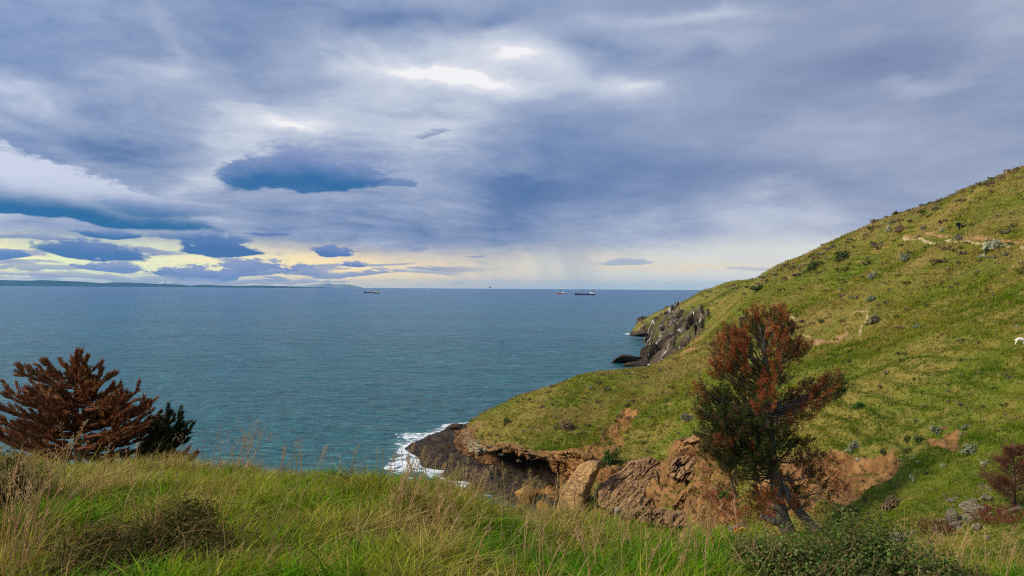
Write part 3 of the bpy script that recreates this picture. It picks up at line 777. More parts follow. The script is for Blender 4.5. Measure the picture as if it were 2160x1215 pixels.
# ------------------------------------------------------------------ shore rocks, sea cliff and cave
def build_shelf():
    xs = np.linspace(-26, 26, 330); ys = np.linspace(90, 168, 420)
    x, y = np.meshgrid(xs, ys)
    d = in_poly(x, y, SHELF) + 1.6 * fbm(x / 5, y / 5, octv=4, seed=71)
    # tilted beds that break off as little steps
    t = (x * 0.10 + y * 0.05) + 0.9 * fbm(x / 6, y / 9, octv=5, gain=0.6, seed=72)
    bed = np.floor(t * 2.2) / 2.2; fr = t * 2.2 - np.floor(t * 2.2)
    z = 0.55 + 0.35 * (t - bed) * 2.0 * 0.6 + 0.45 * fbm(x / 4, y / 7, octv=4, seed=73) + 0.30 * fbm(x / 1.2, y / 2.0, octv=4, gain=0.6, seed=74, ridge=True) + 0.022 * (x + 12)
    z = np.where(d > 0, z * sstep(-0.2, 1.3, d) + 0.1, -0.25 * np.minimum(-d, 6))
    keep = ((d > -3)[:-1, :-1])
    o = mesh_np('rock_shelf', np.stack([x, y, z], -1).reshape(-1, 3), grid_faces(len(ys), len(xs), keep), M_SHELF, None, None, True, 'structure')
build_shelf()

M_CAVE_SHADED = material('shaded_cave_rock', rock_fn((0.035, 0.018, 0.012), (0.085, 0.042, 0.024), (0.11, 0.05, 0.026), 0.8, 0.3))  # dark brown rock, darkened further to carry the overhang's shade
def build_cliff():
    lp = np.array(LIP, float)
    n = 420
    L = np.r_[0, np.cumsum(np.hypot(*np.diff(lp, axis=0).T))]; s = np.linspace(0, L[-1], n)
    px = np.interp(s, L, lp[:, 0]); py = np.interp(s, L, lp[:, 1])
    top = np.array([hill_at(a, b - 1.5) for a, b in zip(px, py)])
    for _ in range(10): top[1:-1] = (top[:-2] + top[2:] + 2 * top[1:-1]) / 4
    tg = np.gradient(top[:, :2], axis=0); tg /= np.linalg.norm(tg, axis=1)[:, None]
    for _ in range(60): tg[1:-1] = (tg[:-2] + tg[2:]) / 2
    tg /= np.linalg.norm(tg, axis=1)[:, None]
    inl = np.stack([-tg[:, 1], tg[:, 0]], -1); inl *= np.sign((inl * [0.7, 0.7]).sum(1))[:, None]
    # how deep the cave eats in under the edge, and how thick its roof is there
    cave = sstep(1000, 1055, px) * sstep(1205, 1170, px)
    wob = 0.5 + 0.7 * vnoise(px / 26, px * 0, seed=81)
    depth = cave * (6.0 + 2.2 * wob)
    roof = 0.45 + 0.9 * np.clip(0.5 + 1.3 * fbm(px / 16, px * 0, octv=4, gain=.6, seed=82), 0, 1.5) + (1 - cave) * 0.3
    m = 120; t = np.linspace(0, 1, m)
    V = np.zeros((n, m, 3))
    for i in range(n):
        hz = top[i, 2] + 0.12; foot = -0.8
        rf = min(roof[i], hz * 0.5)
        # profile: down, inset (positive inland)
        if cave[i] > 0.02:
            tt = [0, 0.06, 0.28, 0.36, 0.56, 1.0]
            dn = [0, 0.15, rf, rf + 0.2, rf + 0.3 + 0.10 * (hz - rf), hz - foot]
            ins = [0.7, -0.15, 0.1, depth[i] * 0.5, depth[i], depth[i] * 0.35]
        else:
            tt = [0, 0.06, 0.3, 0.36, 0.62, 1.0]; dn = [0, 0.15, rf, rf + 0.3, 0.5 * (hz + rf), hz - foot]
            ins = [0.7, -0.15, -0.5, -0.45, -0.9, -1.9]
        d = np.interp(t, tt, dn); k = np.interp(t, tt, ins)
        V[i, :, 0] = top[i, 0] + inl[i, 0] * k; V[i, :, 1] = top[i, 1] + inl[i, 1] * k; V[i, :, 2] = hz - d
    for _ in range(2): V[:, 1:-1] = (V[:, :-2] + V[:, 2:] + 2 * V[:, 1:-1]) / 4
    X, Y, Z = V[..., 0], V[..., 1], V[..., 2]
    q = 1.3 * fbm(X / 3.4, Y / 3.4, Z / 1.7, octv=5, gain=0.6, seed=83, ridge=True) + 0.5 * fbm(X / 1.1, Y / 1.1, Z / 0.9, octv=4, gain=0.6, seed=84)
    w = sstep(0.0, 0.12, t)[None, :]
    V[..., 0] -= inl[:, 0:1] * q * w * 0.9; V[..., 1] -= inl[:, 1:2] * q * w * 0.9; V[..., 2] += 0.75 * w * fbm(X / 2.1, Y / 2.1, Z, octv=4, seed=85) * (1 - sstep(0.8, 1, t)[None, :])
    V[:, -1, 2] = -0.8
    F = grid_faces(n, m)
    pxs = np.repeat(px, m).reshape(n, m); pys = np.full((n, m), 0.0)
    lich = np.exp(-((pxs - 1022) / 24) ** 2) * (t[None, :] < 0.36) * 1.0
    oran = sstep(1150, 1195, pxs)
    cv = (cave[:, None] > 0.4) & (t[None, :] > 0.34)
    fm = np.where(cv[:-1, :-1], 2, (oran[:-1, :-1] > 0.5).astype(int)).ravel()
    o = mesh_np('sea_cliff', V.reshape(-1, 3), F, None, None, dict(lichen=lich.ravel()), True, None, [M_CLIFF, M_ORANGE, M_CAVE_SHADED], fm)
    tag(o, 'brown sea cliff undercut by a wide dark cave above the rock shelf', 'cliff')
    o['kind'] = 'structure'
build_cliff()

def rock(name, label, px, py, D, w, h, mat, seed, cat='boulder', group=None, depth=None, rotz=None, dz=0.0, tilt=0.0, rough=0.26):
    """boulder whose middle is seen at px,py; w,h in photo pixels"""
    c = P(px, py, D); u = D / FPX
    sx, sz = w * u / 2, h * u / 2; sy = (depth * u / 2) if depth else (sx + sz) / 2
    V, F = rock_mesh((sx * 1.12, sy, sz * 1.12), seed, 4, rough)
    o = mesh_np(name, V, F, mat)
    o.location = c + np.array([0, 0, dz]); r = random.Random(seed)
    o.rotation_euler = (r.uniform(-.15, .15), tilt, r.uniform(-.5, .5) if rotz is None else rotz)
    return tag(o, label, cat, group)

def build_slab():
    # leaning slab: rings from the foot to the top edge
    D = 92.5
    rows = [  # centre px, py, width px, thickness m, yaw deg
        (1205, 1100, 62, 3.0, 18), (1206, 1080, 60, 3.0, 20), (1208, 1062, 56, 2.9, 22), (1213, 1042, 54, 2.8, 24), (1221, 1020, 52, 2.6, 27), (1232, 1000, 50, 2.4, 30), (1243, 985, 44, 2.1, 32), (1248, 976, 36, 1.8, 33)]
    R = np.array(rows, float); tt = np.linspace(0, 1, len(rows)); T = np.linspace(0, 1, 110)
    I = [np.interp(T, tt, R[:, k]) for k in range(5)]
    ka = 96; th = np.linspace(0, 2 * np.pi, ka, endpoint=False)
    sq = lambda c, p: np.sign(c) * np.abs(c) ** p
    V = []
    for i in range(len(T)):
        c = P(I[0][i], I[1][i], D + 1.6 * T[i]); hw = I[2][i] * D / FPX / 2; ht = I[3][i] / 2; yaw = math.radians(-I[4][i])
        a = sq(np.cos(th), 0.35) * hw; b = sq(np.sin(th), 0.35) * ht
        V.append(np.stack([c[0] + a * math.cos(yaw) - b * math.sin(yaw), c[1] + a * math.sin(yaw) + b * math.cos(yaw), np.full(ka, c[2]) + 0.10 * a], -1))
    V = np.array(V)
    X, Y, Z = V[..., 0], V[..., 1], V[..., 2]
    cen = V.mean(1, keepdims=True)
    q = 1 + 0.15 * fbm(X / 1.6, Y / 1.6, Z / 2.4, octv=5, gain=0.6, seed=91) + 0.10 * fbm(X / 0.8, Y / 0.8, Z / 1.5, octv=3, seed=92, ridge=True)
    V[..., :2] = cen[..., :2] + (V[..., :2] - cen[..., :2]) * q[..., None]
    V[..., 2] += 0.35 * fbm(X / 2, Y / 2, Z / 2, octv=4, seed=93)
    V[..., 1] += 0.16 * fbm(X / 1.2, Z / 3.0, octv=4, gain=.6, seed=94, ridge=True)
    n, k = len(T), ka
    a = np.arange(n - 1)[:, None] * k; j = np.arange(k)[None]; j2 = (j + 1) % k
    F = np.stack([a + j, a + j2, a + k + j2, a + k + j], -1).reshape(-1, 4)
    Vf = np.concatenate([V.reshape(-1, 3), [V[-1].mean(0) + [0, 0, 0.25]]]); c1 = n * k; jj = np.arange(k)
    F3 = np.stack([np.full(k, c1), (n - 1) * k + jj, (n - 1) * k + (jj + 1) % k], -1)
    o = mesh_np('leaning_slab', Vf, [F, F3], M_SLAB)
    tag(o, 'tall orange rock slab leaning beside the dark sea cave', 'rock slab')
build_slab()
rock('boulder', 'rounded brown boulder wedged behind the tall leaning slab', 1276, 1012, 98, 40, 66, M_ORANGE, 11, depth=50, tilt=0.2)
rock('boulder', 'orange angular boulder lying furthest left on the shelf before the cave', 1118, 1052, 103, 54, 40, M_ORANGE, 12)
rock('boulder', 'small tan boulder between two orange boulders below the cave', 1150, 1046, 103, 30, 28, M_ORANGE, 13)
rock('boulder', 'orange boulder touching the left foot of the leaning slab', 1170, 1044, 102, 32, 34, M_ORANGE, 14)
rock('boulder', 'brown boulder half hidden by grass at the foot of the slab', 1150, 1072, 100, 40, 26, M_ORANGE, 15)
rock('boulder', 'low brown boulder right of the leaning slab foot', 1268, 1086, 88, 50, 26, M_ORANGE, 16)
rock('boulder', 'pale lichen covered boulder standing right of the slab foot', 1306, 1090, 86, 22, 30, M_GREY, 17)
def relief_rock(name, label, poly, D0, lean, mat, seed, amp=0.5, back=3.0, dirn=(1.0, 0.0), rim=5.0, cat='rock ledge', blocks=0.5):
    """an angular mass of rock: its outline as seen from the bank, its face leaning back, its sides running into the slope"""
    poly = np.array(poly, float); x0, y0 = poly.min(0) - 3; x1, y1 = poly.max(0) + 3
    gx = np.arange(x0, x1, 0.9); gy = np.arange(y0, y1, 0.9); X, Y = np.meshgrid(gx, gy)
    sd = in_poly(X + 5 * fbm(X / 18, Y / 18, octv=4, seed=seed), Y + 5 * fbm(X / 18, Y / 18, octv=4, seed=seed + 1), poly)
    u = X * dirn[0] + Y * dirn[1]; v = -X * dirn[1] + Y * dirn[0]
    d = D0 - lean * (Y - (y0 + y1) / 2) - amp * (0.9 * fbm(u / 60, v / 14, octv=5, gain=.6, seed=seed + 2, ridge=True) + 0.5 * fbm(X / 10, Y / 10, octv=4, gain=.6, seed=seed + 3))
    cv, ce = cells(u / 34 + .4 * fbm(X / 20, Y / 20, octv=3, seed=seed + 5), v / 17, X * 0, seed + 4)
    d = d - blocks * cv + blocks * 1.3 * (1 - sstep(0, .12, ce))
    d = d + back * (1 - sstep(0, rim, sd)) ** 2
    k = sd > -2.5; keep = k[:-1, :-1] & k[1:, :-1] & k[:-1, 1:] & k[1:, 1:]
    rx, rz = ray(X, Y); V = np.stack([rx * d, d, H + rz * d], -1).reshape(-1, 3)
    o = mesh_np(name, V, grid_faces(len(gy), len(gx), keep), mat)
    return tag(o, label, cat)
DL = (0.62, -0.78)
relief_rock('rock_outcrop', 'long sloping tan rock face right of the leaning slab', [(1262, 1066), (1256, 1036), (1292, 1000), (1330, 972), (1372, 962), (1402, 975), (1424, 1000), (1392, 1036), (1362, 1066), (1340, 1100), (1300, 1092)], 92.5, .075, M_TAN, 211, .45, 3.5, DL, cat='rock face', blocks=.16)
relief_rock('rock_ledge', 'pale tan rock ledge jutting from the slope left of the big pine', [(1428, 950), (1438, 928), (1472, 917), (1492, 930), (1490, 950), (1462, 962), (1436, 964)], 94.0, .03, M_SLAB, 221, .4, 2.5, (.97, -.2))
relief_rock('rock_ledge', 'brown broken crag below the pale ledge beside the pine', [(1408, 985), (1432, 962), (1490, 952), (1520, 975), (1506, 1010), (1462, 1020), (1420, 1012)], 89.0, .07, M_TAN, 231, .6, 3.0, DL, cat='crag', blocks=.8)
relief_rock('rock_ledge', 'tilted brown block with shadow under it left of the pine foot', [(1420, 1064), (1436, 1036), (1484, 1020), (1492, 1042), (1464, 1068), (1436, 1078)], 82.0, .05, M_ORANGE, 241, .5, 2.5, DL, blocks=.3)
relief_rock('rock_outcrop', 'orange rock wall between the dark cave and the leaning slab', [(1150, 968), (1180, 952), (1222, 950), (1252, 962), (1250, 1000), (1232, 1030), (1200, 1062), (1186, 1040), (1178, 1005)], 98.5, .05, M_ORANGE, 251, .8, 4.0, (.8, .6), cat='rock face', blocks=.7)
relief_rock('rock_outcrop', 'low brown rock bank running down to the foot of the pine', [(1340, 1102), (1366, 1070), (1420, 1078), (1470, 1076), (1520, 1050), (1552, 1062), (1560, 1112), (1480, 1118), (1400, 1112)], 76.0, .09, M_TAN, 261, .55, 3.0, DL, cat='rock bank', blocks=.7)
# cape: outlying rocks
rock('sea_rock', 'low black reef reaching left from the far cape', 1318, 757, 300, 62, 16, M_SHELF, 31, cat='sea rock', rough=0.75, depth=40, rotz=0.1)
rock('sea_rock', 'small dark rock under the white streaked far crag', 1352, 706, 440, 34, 10, M_SHELF, 32, cat='sea rock', rough=0.75, depth=30, rotz=0.0)
rock('sea_rock', 'dark rock in front of the far cape reef', 1340, 769, 288, 56, 14, M_SHELF, 33, cat='sea rock', rough=0.75, depth=30, rotz=0.2)
rock('sea_rock', 'black ragged rock on the seaward edge of the rock shelf', 962, 901, 138, 26, 10, M_SHELF, 34, cat='sea rock', rough=0.75, depth=20, rotz=0.0)
rock('sea_rock', 'rock isle cut off by foam at the near edge of the rock shelf', 965, 1006, 116, 62, 16, M_SHELF, 35, cat='sea rock', rough=0.75, depth=40, rotz=0.0)
# rubble on the right
RUB = [
 ('large flat grey boulder on top of the rubble heap', 2056, 1074, 46, 24, 30), ('rounded grey boulder at the left end of the rubble heap', 2006, 1092, 24, 26, 20),
 ('grey boulder just below the large flat boulder', 2048, 1096, 22, 16, 18), ('small grey boulder under the lower edge of the rubble heap', 2060, 1112, 18, 12, 14),
 ('grey boulder leaning against the rounded boulder in the rubble', 2020, 1108, 22, 14, 16), ('grey boulder at the edge of the bramble bush', 1893, 1132, 34, 22, 30),
 ('single pale stone lying on the grass below the rubble', 2083, 1134, 12, 8, 10), ('pale grey boulder high in the stony strip left of the dead pine', 2080, 1052, 22, 14, 16),
 ('long grey stone at the upper end of the stony strip', 2006, 1056, 20, 10, 14), ('grey stone beside the foot of the small dead pine', 2146, 1074, 26, 12, 16),
 ('grey stone midway along the stony strip', 2052, 1056, 16, 10, 12), ('low stone lying in the brown bracken under the heap', 1978, 1112, 22, 10, 14),
]
for i, (lab, px, py, w, h, dp) in enumerate(RUB):
    p = hill_at(px, py + h * 0.3)
    rock('boulder', lab, px, py, p[1] - 0.1, w, h, M_GREY, 50 + i, depth=dp)
def stones():
    """loose stones too many to count"""
    s = Soup(); r = np.random.default_rng(5)
    base = [rock_mesh((1, 0.8, 0.6), 70 + k, 2, 0.25) for k in range(5)]
    spots = []
    for (x0, y0), (x1, y1), wd, n in (((2150, 1020), (1990, 1060), 16, 90), ((2160, 1075), (2080, 1085), 14, 40), ((2070, 1075), (1990, 1110), 18, 110), ((2000, 1110), (1900, 1135), 9, 40), ((2160, 1000), (2130, 1040), 14, 30)):
        for _ in range(n):
            t = r.uniform(); spots.append((x0 + (x1 - x0) * t + r.normal() * 6, y0 + (y1 - y0) * t + r.normal() * wd * 0.6))
    for k, (px, py) in enumerate(spots):
        if py > 1140: continue
        p = hill_at(px, py); V, F = base[k % 5]; sz = r.uniform(0.05, 0.17) * r.uniform(0.6, 1.3)
        a = r.uniform(0, 6.28); ca, sa = math.cos(a), math.sin(a)
        W = np.stack([V[:, 0] * ca - V[:, 1] * sa, V[:, 0] * sa + V[:, 1] * ca, V[:, 2]], -1) * sz + p
        s.add(W, F)
    s.build('rubble', M_GREY, kind='stuff')['label'] = 'loose grey stones strewn down the grassy gully side'
stones()

# ------------------------------------------------------------------ hill grass and scrub
def blades(base, n_per, hgt, wid, lean, r, wind=(0.5, 0.25), segs=1, spread=0.15, curve=1.0, clump=0.0):
    """grass blades rooted at base points; returns V, F3, F4, owner index, height fraction"""
    m = len(base); N_ = m * n_per
    own = np.repeat(np.arange(m), n_per)
    h = np.repeat(hgt, n_per) * r.uniform(0.55, 1.15, N_); w = np.repeat(wid, n_per) * r.uniform(0.7, 1.3, N_)
    sp = np.repeat(spread if np.ndim(spread) else np.full(m, spread), n_per)
    rt = base[own] + np.c_[r.normal(0, 1, (N_, 2)) * sp[:, None], np.zeros(N_)]
    a = r.uniform(0, 2 * np.pi, N_)
    ln = np.abs(r.normal(0, 1, N_)) * lean
    d = np.c_[np.cos(a) * ln + wind[0] * lean, np.sin(a) * ln + wind[1] * lean]
    if clump: d = d + np.repeat(r.normal(0, clump, (m, 2)), n_per, 0); ln = np.hypot(d[:, 0], d[:, 1])
    fa = r.uniform(0, np.pi, N_); side = np.c_[np.cos(fa), np.sin(fa), np.zeros(N_)]
    ts = np.linspace(0, 1, segs + 1)
    rows = []
    for t in ts[:-1]:
        c = rt + np.c_[d * (h * t ** (1 + curve))[:, None], h * t * (1 - 0.25 * t * np.minimum(ln, 1.2))]
        ww = (w * (1 - 0.55 * t))[:, None] * 0.5
        rows += [c - side * ww, c + side * ww]
    tip = rt + np.c_[d * h[:, None], h * (1 - 0.25 * np.minimum(ln, 1.2))]
    rows.append(tip)
    k = len(rows); V = np.stack(rows, 1).reshape(-1, 3)
    o = np.arange(N_) * k
    F4 = [np.stack([o + 2 * i, o + 2 * i + 1, o + 2 * i + 3, o + 2 * i + 2], -1) for i in range(segs - 1)]
    b = 2 * (segs - 1); F3 = np.stack([o + b, o + b + 1, o + b + 2], -1)
    return V, F3, (np.concatenate(F4) if F4 else np.zeros((0, 4), int)), np.repeat(own, k)

GREEN = np.array([(0.060, 0.120, 0.004), (0.112, 0.165, 0.006), (0.185, 0.200, 0.012), (0.250, 0.205, 0.034), (0.35, 0.255, 0.085), (0.22, 0.135, 0.055), (0.060, 0.070, 0.010)])
def grass_colours(x, y, n, r, bias=0.0, k1=14.0, k2=3.0):
    f = fbm(x / k1, y / k1, octv=4, gain=.6, seed=101) * 1.1 + fbm(x / (k1 * 2.2), y / (k1 * .65), octv=4, gain=.6, seed=103) * 1.2 + fbm(x / k2, y / k2, octv=3, seed=102) * 0.9 + r.normal(0, 0.18, n) + bias
    # f low: fresh green, high: straw
    u = np.clip((f + 0.9) / 1.8, 0, 0.999) * 4.0
    i = np.floor(u).astype(int); t = (u - i)[:, None]
    c = GREEN[i] * (1 - t) + GREEN[np.minimum(i + 1, 4)] * t
    odd = r.uniform(size=n)
    c = np.where((odd < 0.07)[:, None], GREEN[5], c); c = np.where((odd > 0.93)[:, None], GREEN[6], c)
    return c * r.uniform(0.75, 1.25, n)[:, None]

def build_hill_grass():
    r = np.random.default_rng(11)
    h = HILL; z = h['z']; R = h['R'][:, None] * np.ones_like(z)
    el = (z - H) / R; mx = np.maximum.accumulate(el, 0)
    vis = (el >= mx - 0.004) & (h['px'] > 900) & (h['px'] < 2900) & (h['py'] < 1260) & (h['z'] > 1.5)
    ok = vis & ~h['cut'] & (h['cape'] < 0.45)
    ii, jj = np.nonzero(ok)
    ea = h['earth'][ii, jj]
    keep = r.uniform(size=len(ii)) < np.where(ea > 0.5, np.where((h['px'][ii, jj] > 1270) & (h['px'][ii, jj] < 1560), 0.14, 0.05), 0.40) * np.clip(1.15 - 0.0 * ea, 0, 1)
    ii, jj = ii[keep], jj[keep]
    b = np.c_[h['x'][ii, jj], h['y'][ii, jj], z[ii, jj]]
    dd = np.hypot(b[:, 0], b[:, 1]); n = len(b)
    b[:, 0] += r.normal(0, 0.0012, n) * dd; b[:, 2] -= 0.04
    hg = r.uniform(0.16, 0.42, n) * (0.6 + 0.5 * sstep(-0.3, 0.4, fbm(b[:, 0] / 6, b[:, 1] / 6, octv=3, seed=111))) * np.clip(dd / 70, 0.75, 1.7)
    wd = np.clip(dd * 0.0009, 0.03, 0.3)
    V, F3, F4, own = blades(b, 6, hg, wd, 0.7, r, spread=np.clip(dd * 0.0022, 0.08, 0.45), wind=(0.3, 0.2))
    bias = 0.3 * sstep(1500, 1300, h['px'][ii, jj]) + 0.14 + 0.5 * sstep(620, 450, h['py'][ii, jj]) + 0.55 * fbm(b[:, 0] / 30, b[:, 1] / 30, octv=3, seed=117) - 0.5 * np.exp(-((h['px'][ii, jj] - 1880) / 170) ** 2 - ((h['py'][ii, jj] - 840) / 110) ** 2) + 0.45 * np.exp(-((h['px'][ii, jj] - 2110) / 90) ** 2 - ((h['py'][ii, jj] - 870) / 60) ** 2)
    c = grass_colours(b[:, 0], b[:, 1], n, r, bias)
    cc = c[own] * np.repeat(r.uniform(0.8, 1.2, n * 6), 3)[:, None]
    o = mesh_np('hill_grass', V, [F3], M_LEAF, None, dict(col=cc), False, 'stuff')
    o['label'] = 'tussocky grass in green and straw patches covering the hillside'
build_hill_grass()

def leaf_cloud(n, r, rad, leaf, up=0.35, hollow=0.45, clump=9, shape=None):
    """n small leaf quads through a dome, gathered in clumps"""
    cs = r.normal(size=(clump, 3)); cs /= np.linalg.norm(cs, axis=1)[:, None]; cs *= r.uniform(hollow, 0.85, (clump, 1)); cs[:, 2] = np.abs(cs[:, 2])
    k = r.integers(0, clump, n)
    d = r.normal(size=(n, 3)); d /= np.linalg.norm(d, axis=1)[:, None]
    p = cs[k] + d * (r.uniform(0.0, 1.0, (n, 1)) ** 0.5) * 0.36
    p[:, 2] = np.maximum(p[:, 2], 0.02)
    p = p * np.asarray(rad)
    nn = d + np.array([0, 0, up]); nn /= np.linalg.norm(nn, axis=1)[:, None]
    a = np.cross(nn, r.normal(size=(n, 3))); a /= np.linalg.norm(a, axis=1)[:, None] + 1e-9; b = np.cross(nn, a)
    s = leaf * r.uniform(0.6, 1.3, (n, 1))
    V = np.stack([p - a * s * 0.35, p + b * s * 0.5, p + a * s * 0.35, p + nn * s * 0.3 - b * s * 0.5], 1).reshape(-1, 3)
    F = np.arange(n * 4).reshape(n, 4)
    return V, F, k, p
def stems(s, r, rad, n, thick, col, twist=0.5):
    for _ in range(n):
        d = r.normal(size=3); d[2] = abs(d[2]) + 0.4; d /= np.linalg.norm(d)
        t = np.linspace(0, 1, 5)[:, None]
        q = d * np.asarray(rad) * r.uniform(0.6, 0.95)
        pts = t * q + (t * (1 - t)) * r.normal(size=3) * np.asarray(rad) * twist
        s.tube(pts, np.linspace(thick, thick * 0.35, 5), 4, cap=False, col=np.asarray(col))
SHRUB_COL = {'straw': ((0.30, 0.23, 0.10), (0.20, 0.15, 0.07)), 'olive': ((0.085, 0.095, 0.025), (0.13, 0.12, 0.04)), 'silver': ((0.24, 0.26, 0.17), (0.13, 0.16, 0.10)), 'pale': ((0.42, 0.42, 0.30), (0.22, 0.25, 0.16)), 'dark': ((0.045, 0.065, 0.018), (0.085, 0.105, 0.035)),
             'green': ((0.030, 0.075, 0.012), (0.07, 0.13, 0.02)), 'brown': ((0.12, 0.085, 0.05), (0.20, 0.14, 0.09)), 'grey': ((0.21, 0.19, 0.14), (0.12, 0.115, 0.08)), 'lime': ((0.15, 0.21, 0.03), (0.10, 0.15, 0.02)), 'blue': ((0.15, 0.18, 0.15), (0.24, 0.27, 0.22))}
SHRUB_PROTO = {}
def shrub(kind, label, px, py, w, h=None, seed=0, group='shrubs dotted over the hillside', cat='shrub', at=None):
    """a low shrub w photo pixels across standing where the picture shows it"""
    p = hill_at(px, py + (h or w * 0.6) * 0.45) if at is None else np.asarray(at, float)
    r = np.random.default_rng(1000 + seed + int(px)); u = p[1] / FPX
    R_ = w * u * 0.62; Z_ = (h or w * 0.72) * u
    t = thing('shrub', label, cat, p - np.array([0, 0, 0.06]), group)
    n = int(np.clip(w * w * 0.55, 60, 900))
    V, F, k, _ = leaf_cloud(n, r, (R_, R_ * 0.8, Z_), max(R_ * 0.34 * (14 / max(w, 14)) ** 0.5, 0.10), clump=int(np.clip(w * 0.6, 5, 22)))
    c1, c2 = (np.array(c) * 1.35 for c in SHRUB_COL[kind]); f = r.uniform(size=(n, 1))
    cc = (c1 * f + c2 * (1 - f)) * r.uniform(0.7, 1.3, (n, 1))
    mesh_np('foliage', V, F, M_LEAF, t, dict(col=np.repeat(cc, 4, 0)), False)
    s = Soup(); stems(s, r, (R_, R_ * 0.8, Z_ * 1.05), int(np.clip(w * 0.5, 4, 14)), max(R_ * 0.02, 0.01), (0.13, 0.10, 0.075) if kind not in ('pale', 'grey') else (0.34, 0.31, 0.26))
    s.build('stem', M_LEAF, t, False)
    return t
SHRUBS = [
 ('green', 'round dark green shrub just right of the dark tip of the pine branch', 1810, 854, 26),
 ('silver', 'wide pale green shrub on the grass above the orange bank', 1802, 943, 30), ('pale', 'whitish small plant on the orange bank face', 1808, 969, 15),
 ('dark', 'dark shrub on the upper rim of the orange bank', 1866, 953, 20), ('dark', 'left one of two dark shrubs between the orange bank and the small orange slip', 1916, 925, 20),
 ('dark', 'right one of two dark shrubs touching the small orange slip', 1940, 925, 22), ('silver', 'broad grey green shrub on top of the small orange slip', 1976, 906, 28),
 ('silver', 'silvery shrub up and right of the small orange slip', 2037, 900, 20), ('silver', 'loose silvery shrub close right of the small orange slip', 2030, 919, 20),
 ('silver', 'largest silver shrub on the right hand grass slope', 2050, 946, 32), ('pale', 'twiggy whitish shrub between the silver shrub and the dead pine', 2081, 975, 20),
 ('dark', 'dark leafy shrub at the right end of the orange bank', 1916, 949, 20), ('pale', 'tiny white plant at the right edge of the orange bank', 1901, 970, 8),
 ('pale', 'tiny white plant right of the dark leafy shrub', 1925, 965, 10), ('lime', 'bright lime green tuft among the little shrubs', 1958, 962, 11),
 ('pale', 'small white flowered plant below the lime green tuft', 1939, 975, 12), ('pale', 'single small pale plant left of the twiggy whitish shrub', 1991, 983, 13),
 ('pale', 'bright white green rosette right of the orange bank foot', 1923, 1011, 19), ('dark', 'small dark plant right of the white green rosette', 1954, 998, 14),
 ('brown', 'dark brown low shrub on the green gully floor', 1885, 1062, 40),
 ('pale', 'pale spiky plant at the far left end of the track', 1875, 484, 16), ('brown', 'dark brown bush at the far left end of the track', 1900, 483, 24),
 ('pale', 'small pale plant left of the track sign', 1987, 486, 14), ('grey', 'grey shrub left of the pale plant by the track sign', 1946, 480, 18),
 ('grey', 'grey shrub on the lower side of the track under the sign', 2023, 502, 20), ('grey', 'grey shrub on the bank above the pale track', 2126, 487, 15),
 ('pale', 'large tangled whitish shrub below the pale track', 2094, 516, 34), ('pale', 'narrow pale shrub right of the tangled whitish shrub', 2120, 516, 13),
 ('pale', 'small bleached shrub down left of the tangled whitish shrub', 2071, 541, 18), ('grey', 'small grey shrub alone below the track', 2030, 532, 16),
 ('blue', 'blue grey shrub in the middle of the upper slope', 1843, 582, 22), ('dark', 'dark green bush nearer the sea of two on the rocky rib', 1722, 560, 38),
 ('dark', 'dark green bush nearer the track of two on the rocky rib', 1776, 541, 36), ('silver', 'pale grey shrub between the rocky rib and the track', 1912, 543, 26),
 ('blue', 'grey blue shrub in the open grass right of the cream scar', 1935, 689, 20), ('green', 'small dark green plant beside the foot of the cream scar', 1891, 668, 15),
 ('grey', 'grey branchy dead shrub just right of the cream scar', 1846, 672, 28), ('dark', 'small dark shrub left of the cream scar', 1733, 677, 14),
 ('grey', 'left one of three grey shrubs above the cream scar', 1775, 622, 16), ('grey', 'middle one of three grey shrubs above the cream scar', 1803, 626, 16),
 ('silver', 'right one of three grey shrubs above the cream scar', 1836, 630, 20), ('pale', 'tiny pale plant above the sheep', 2146, 686, 10),
 ('brown', 'low brown shrub in the grass above the cave', 1195, 898, 30), ('dark', 'dark shrub on the seaward tip of the headland', 1068, 890, 20),
 ('dark', 'small dark shrub by the crest of the headland above the sea', 1115, 842, 12), ('blue', 'small grey blue shrub on the headland crest', 1246, 817, 12),
 ('green', 'bright green upright bush growing in the rock cleft behind the slab', 1278, 972, 30, 40), ('dark', 'dark bush in the rock cleft beside the bright green bush', 1300, 962, 26, 36),
 ('grey', 'grey shrub in the grass left of the big pine', 1450, 880, 26), ('dark', 'dark scrub on the skyline of the cape', 1602, 606, 34, 10),
 ('green', 'small green bush at the foot of the pine on the left', 1530, 1044, 26),
]
for i, a in enumerate(SHRUBS):
    shrub(a[0], a[1], a[2], a[3], a[4], a[5] if len(a) > 5 else None, seed=i)

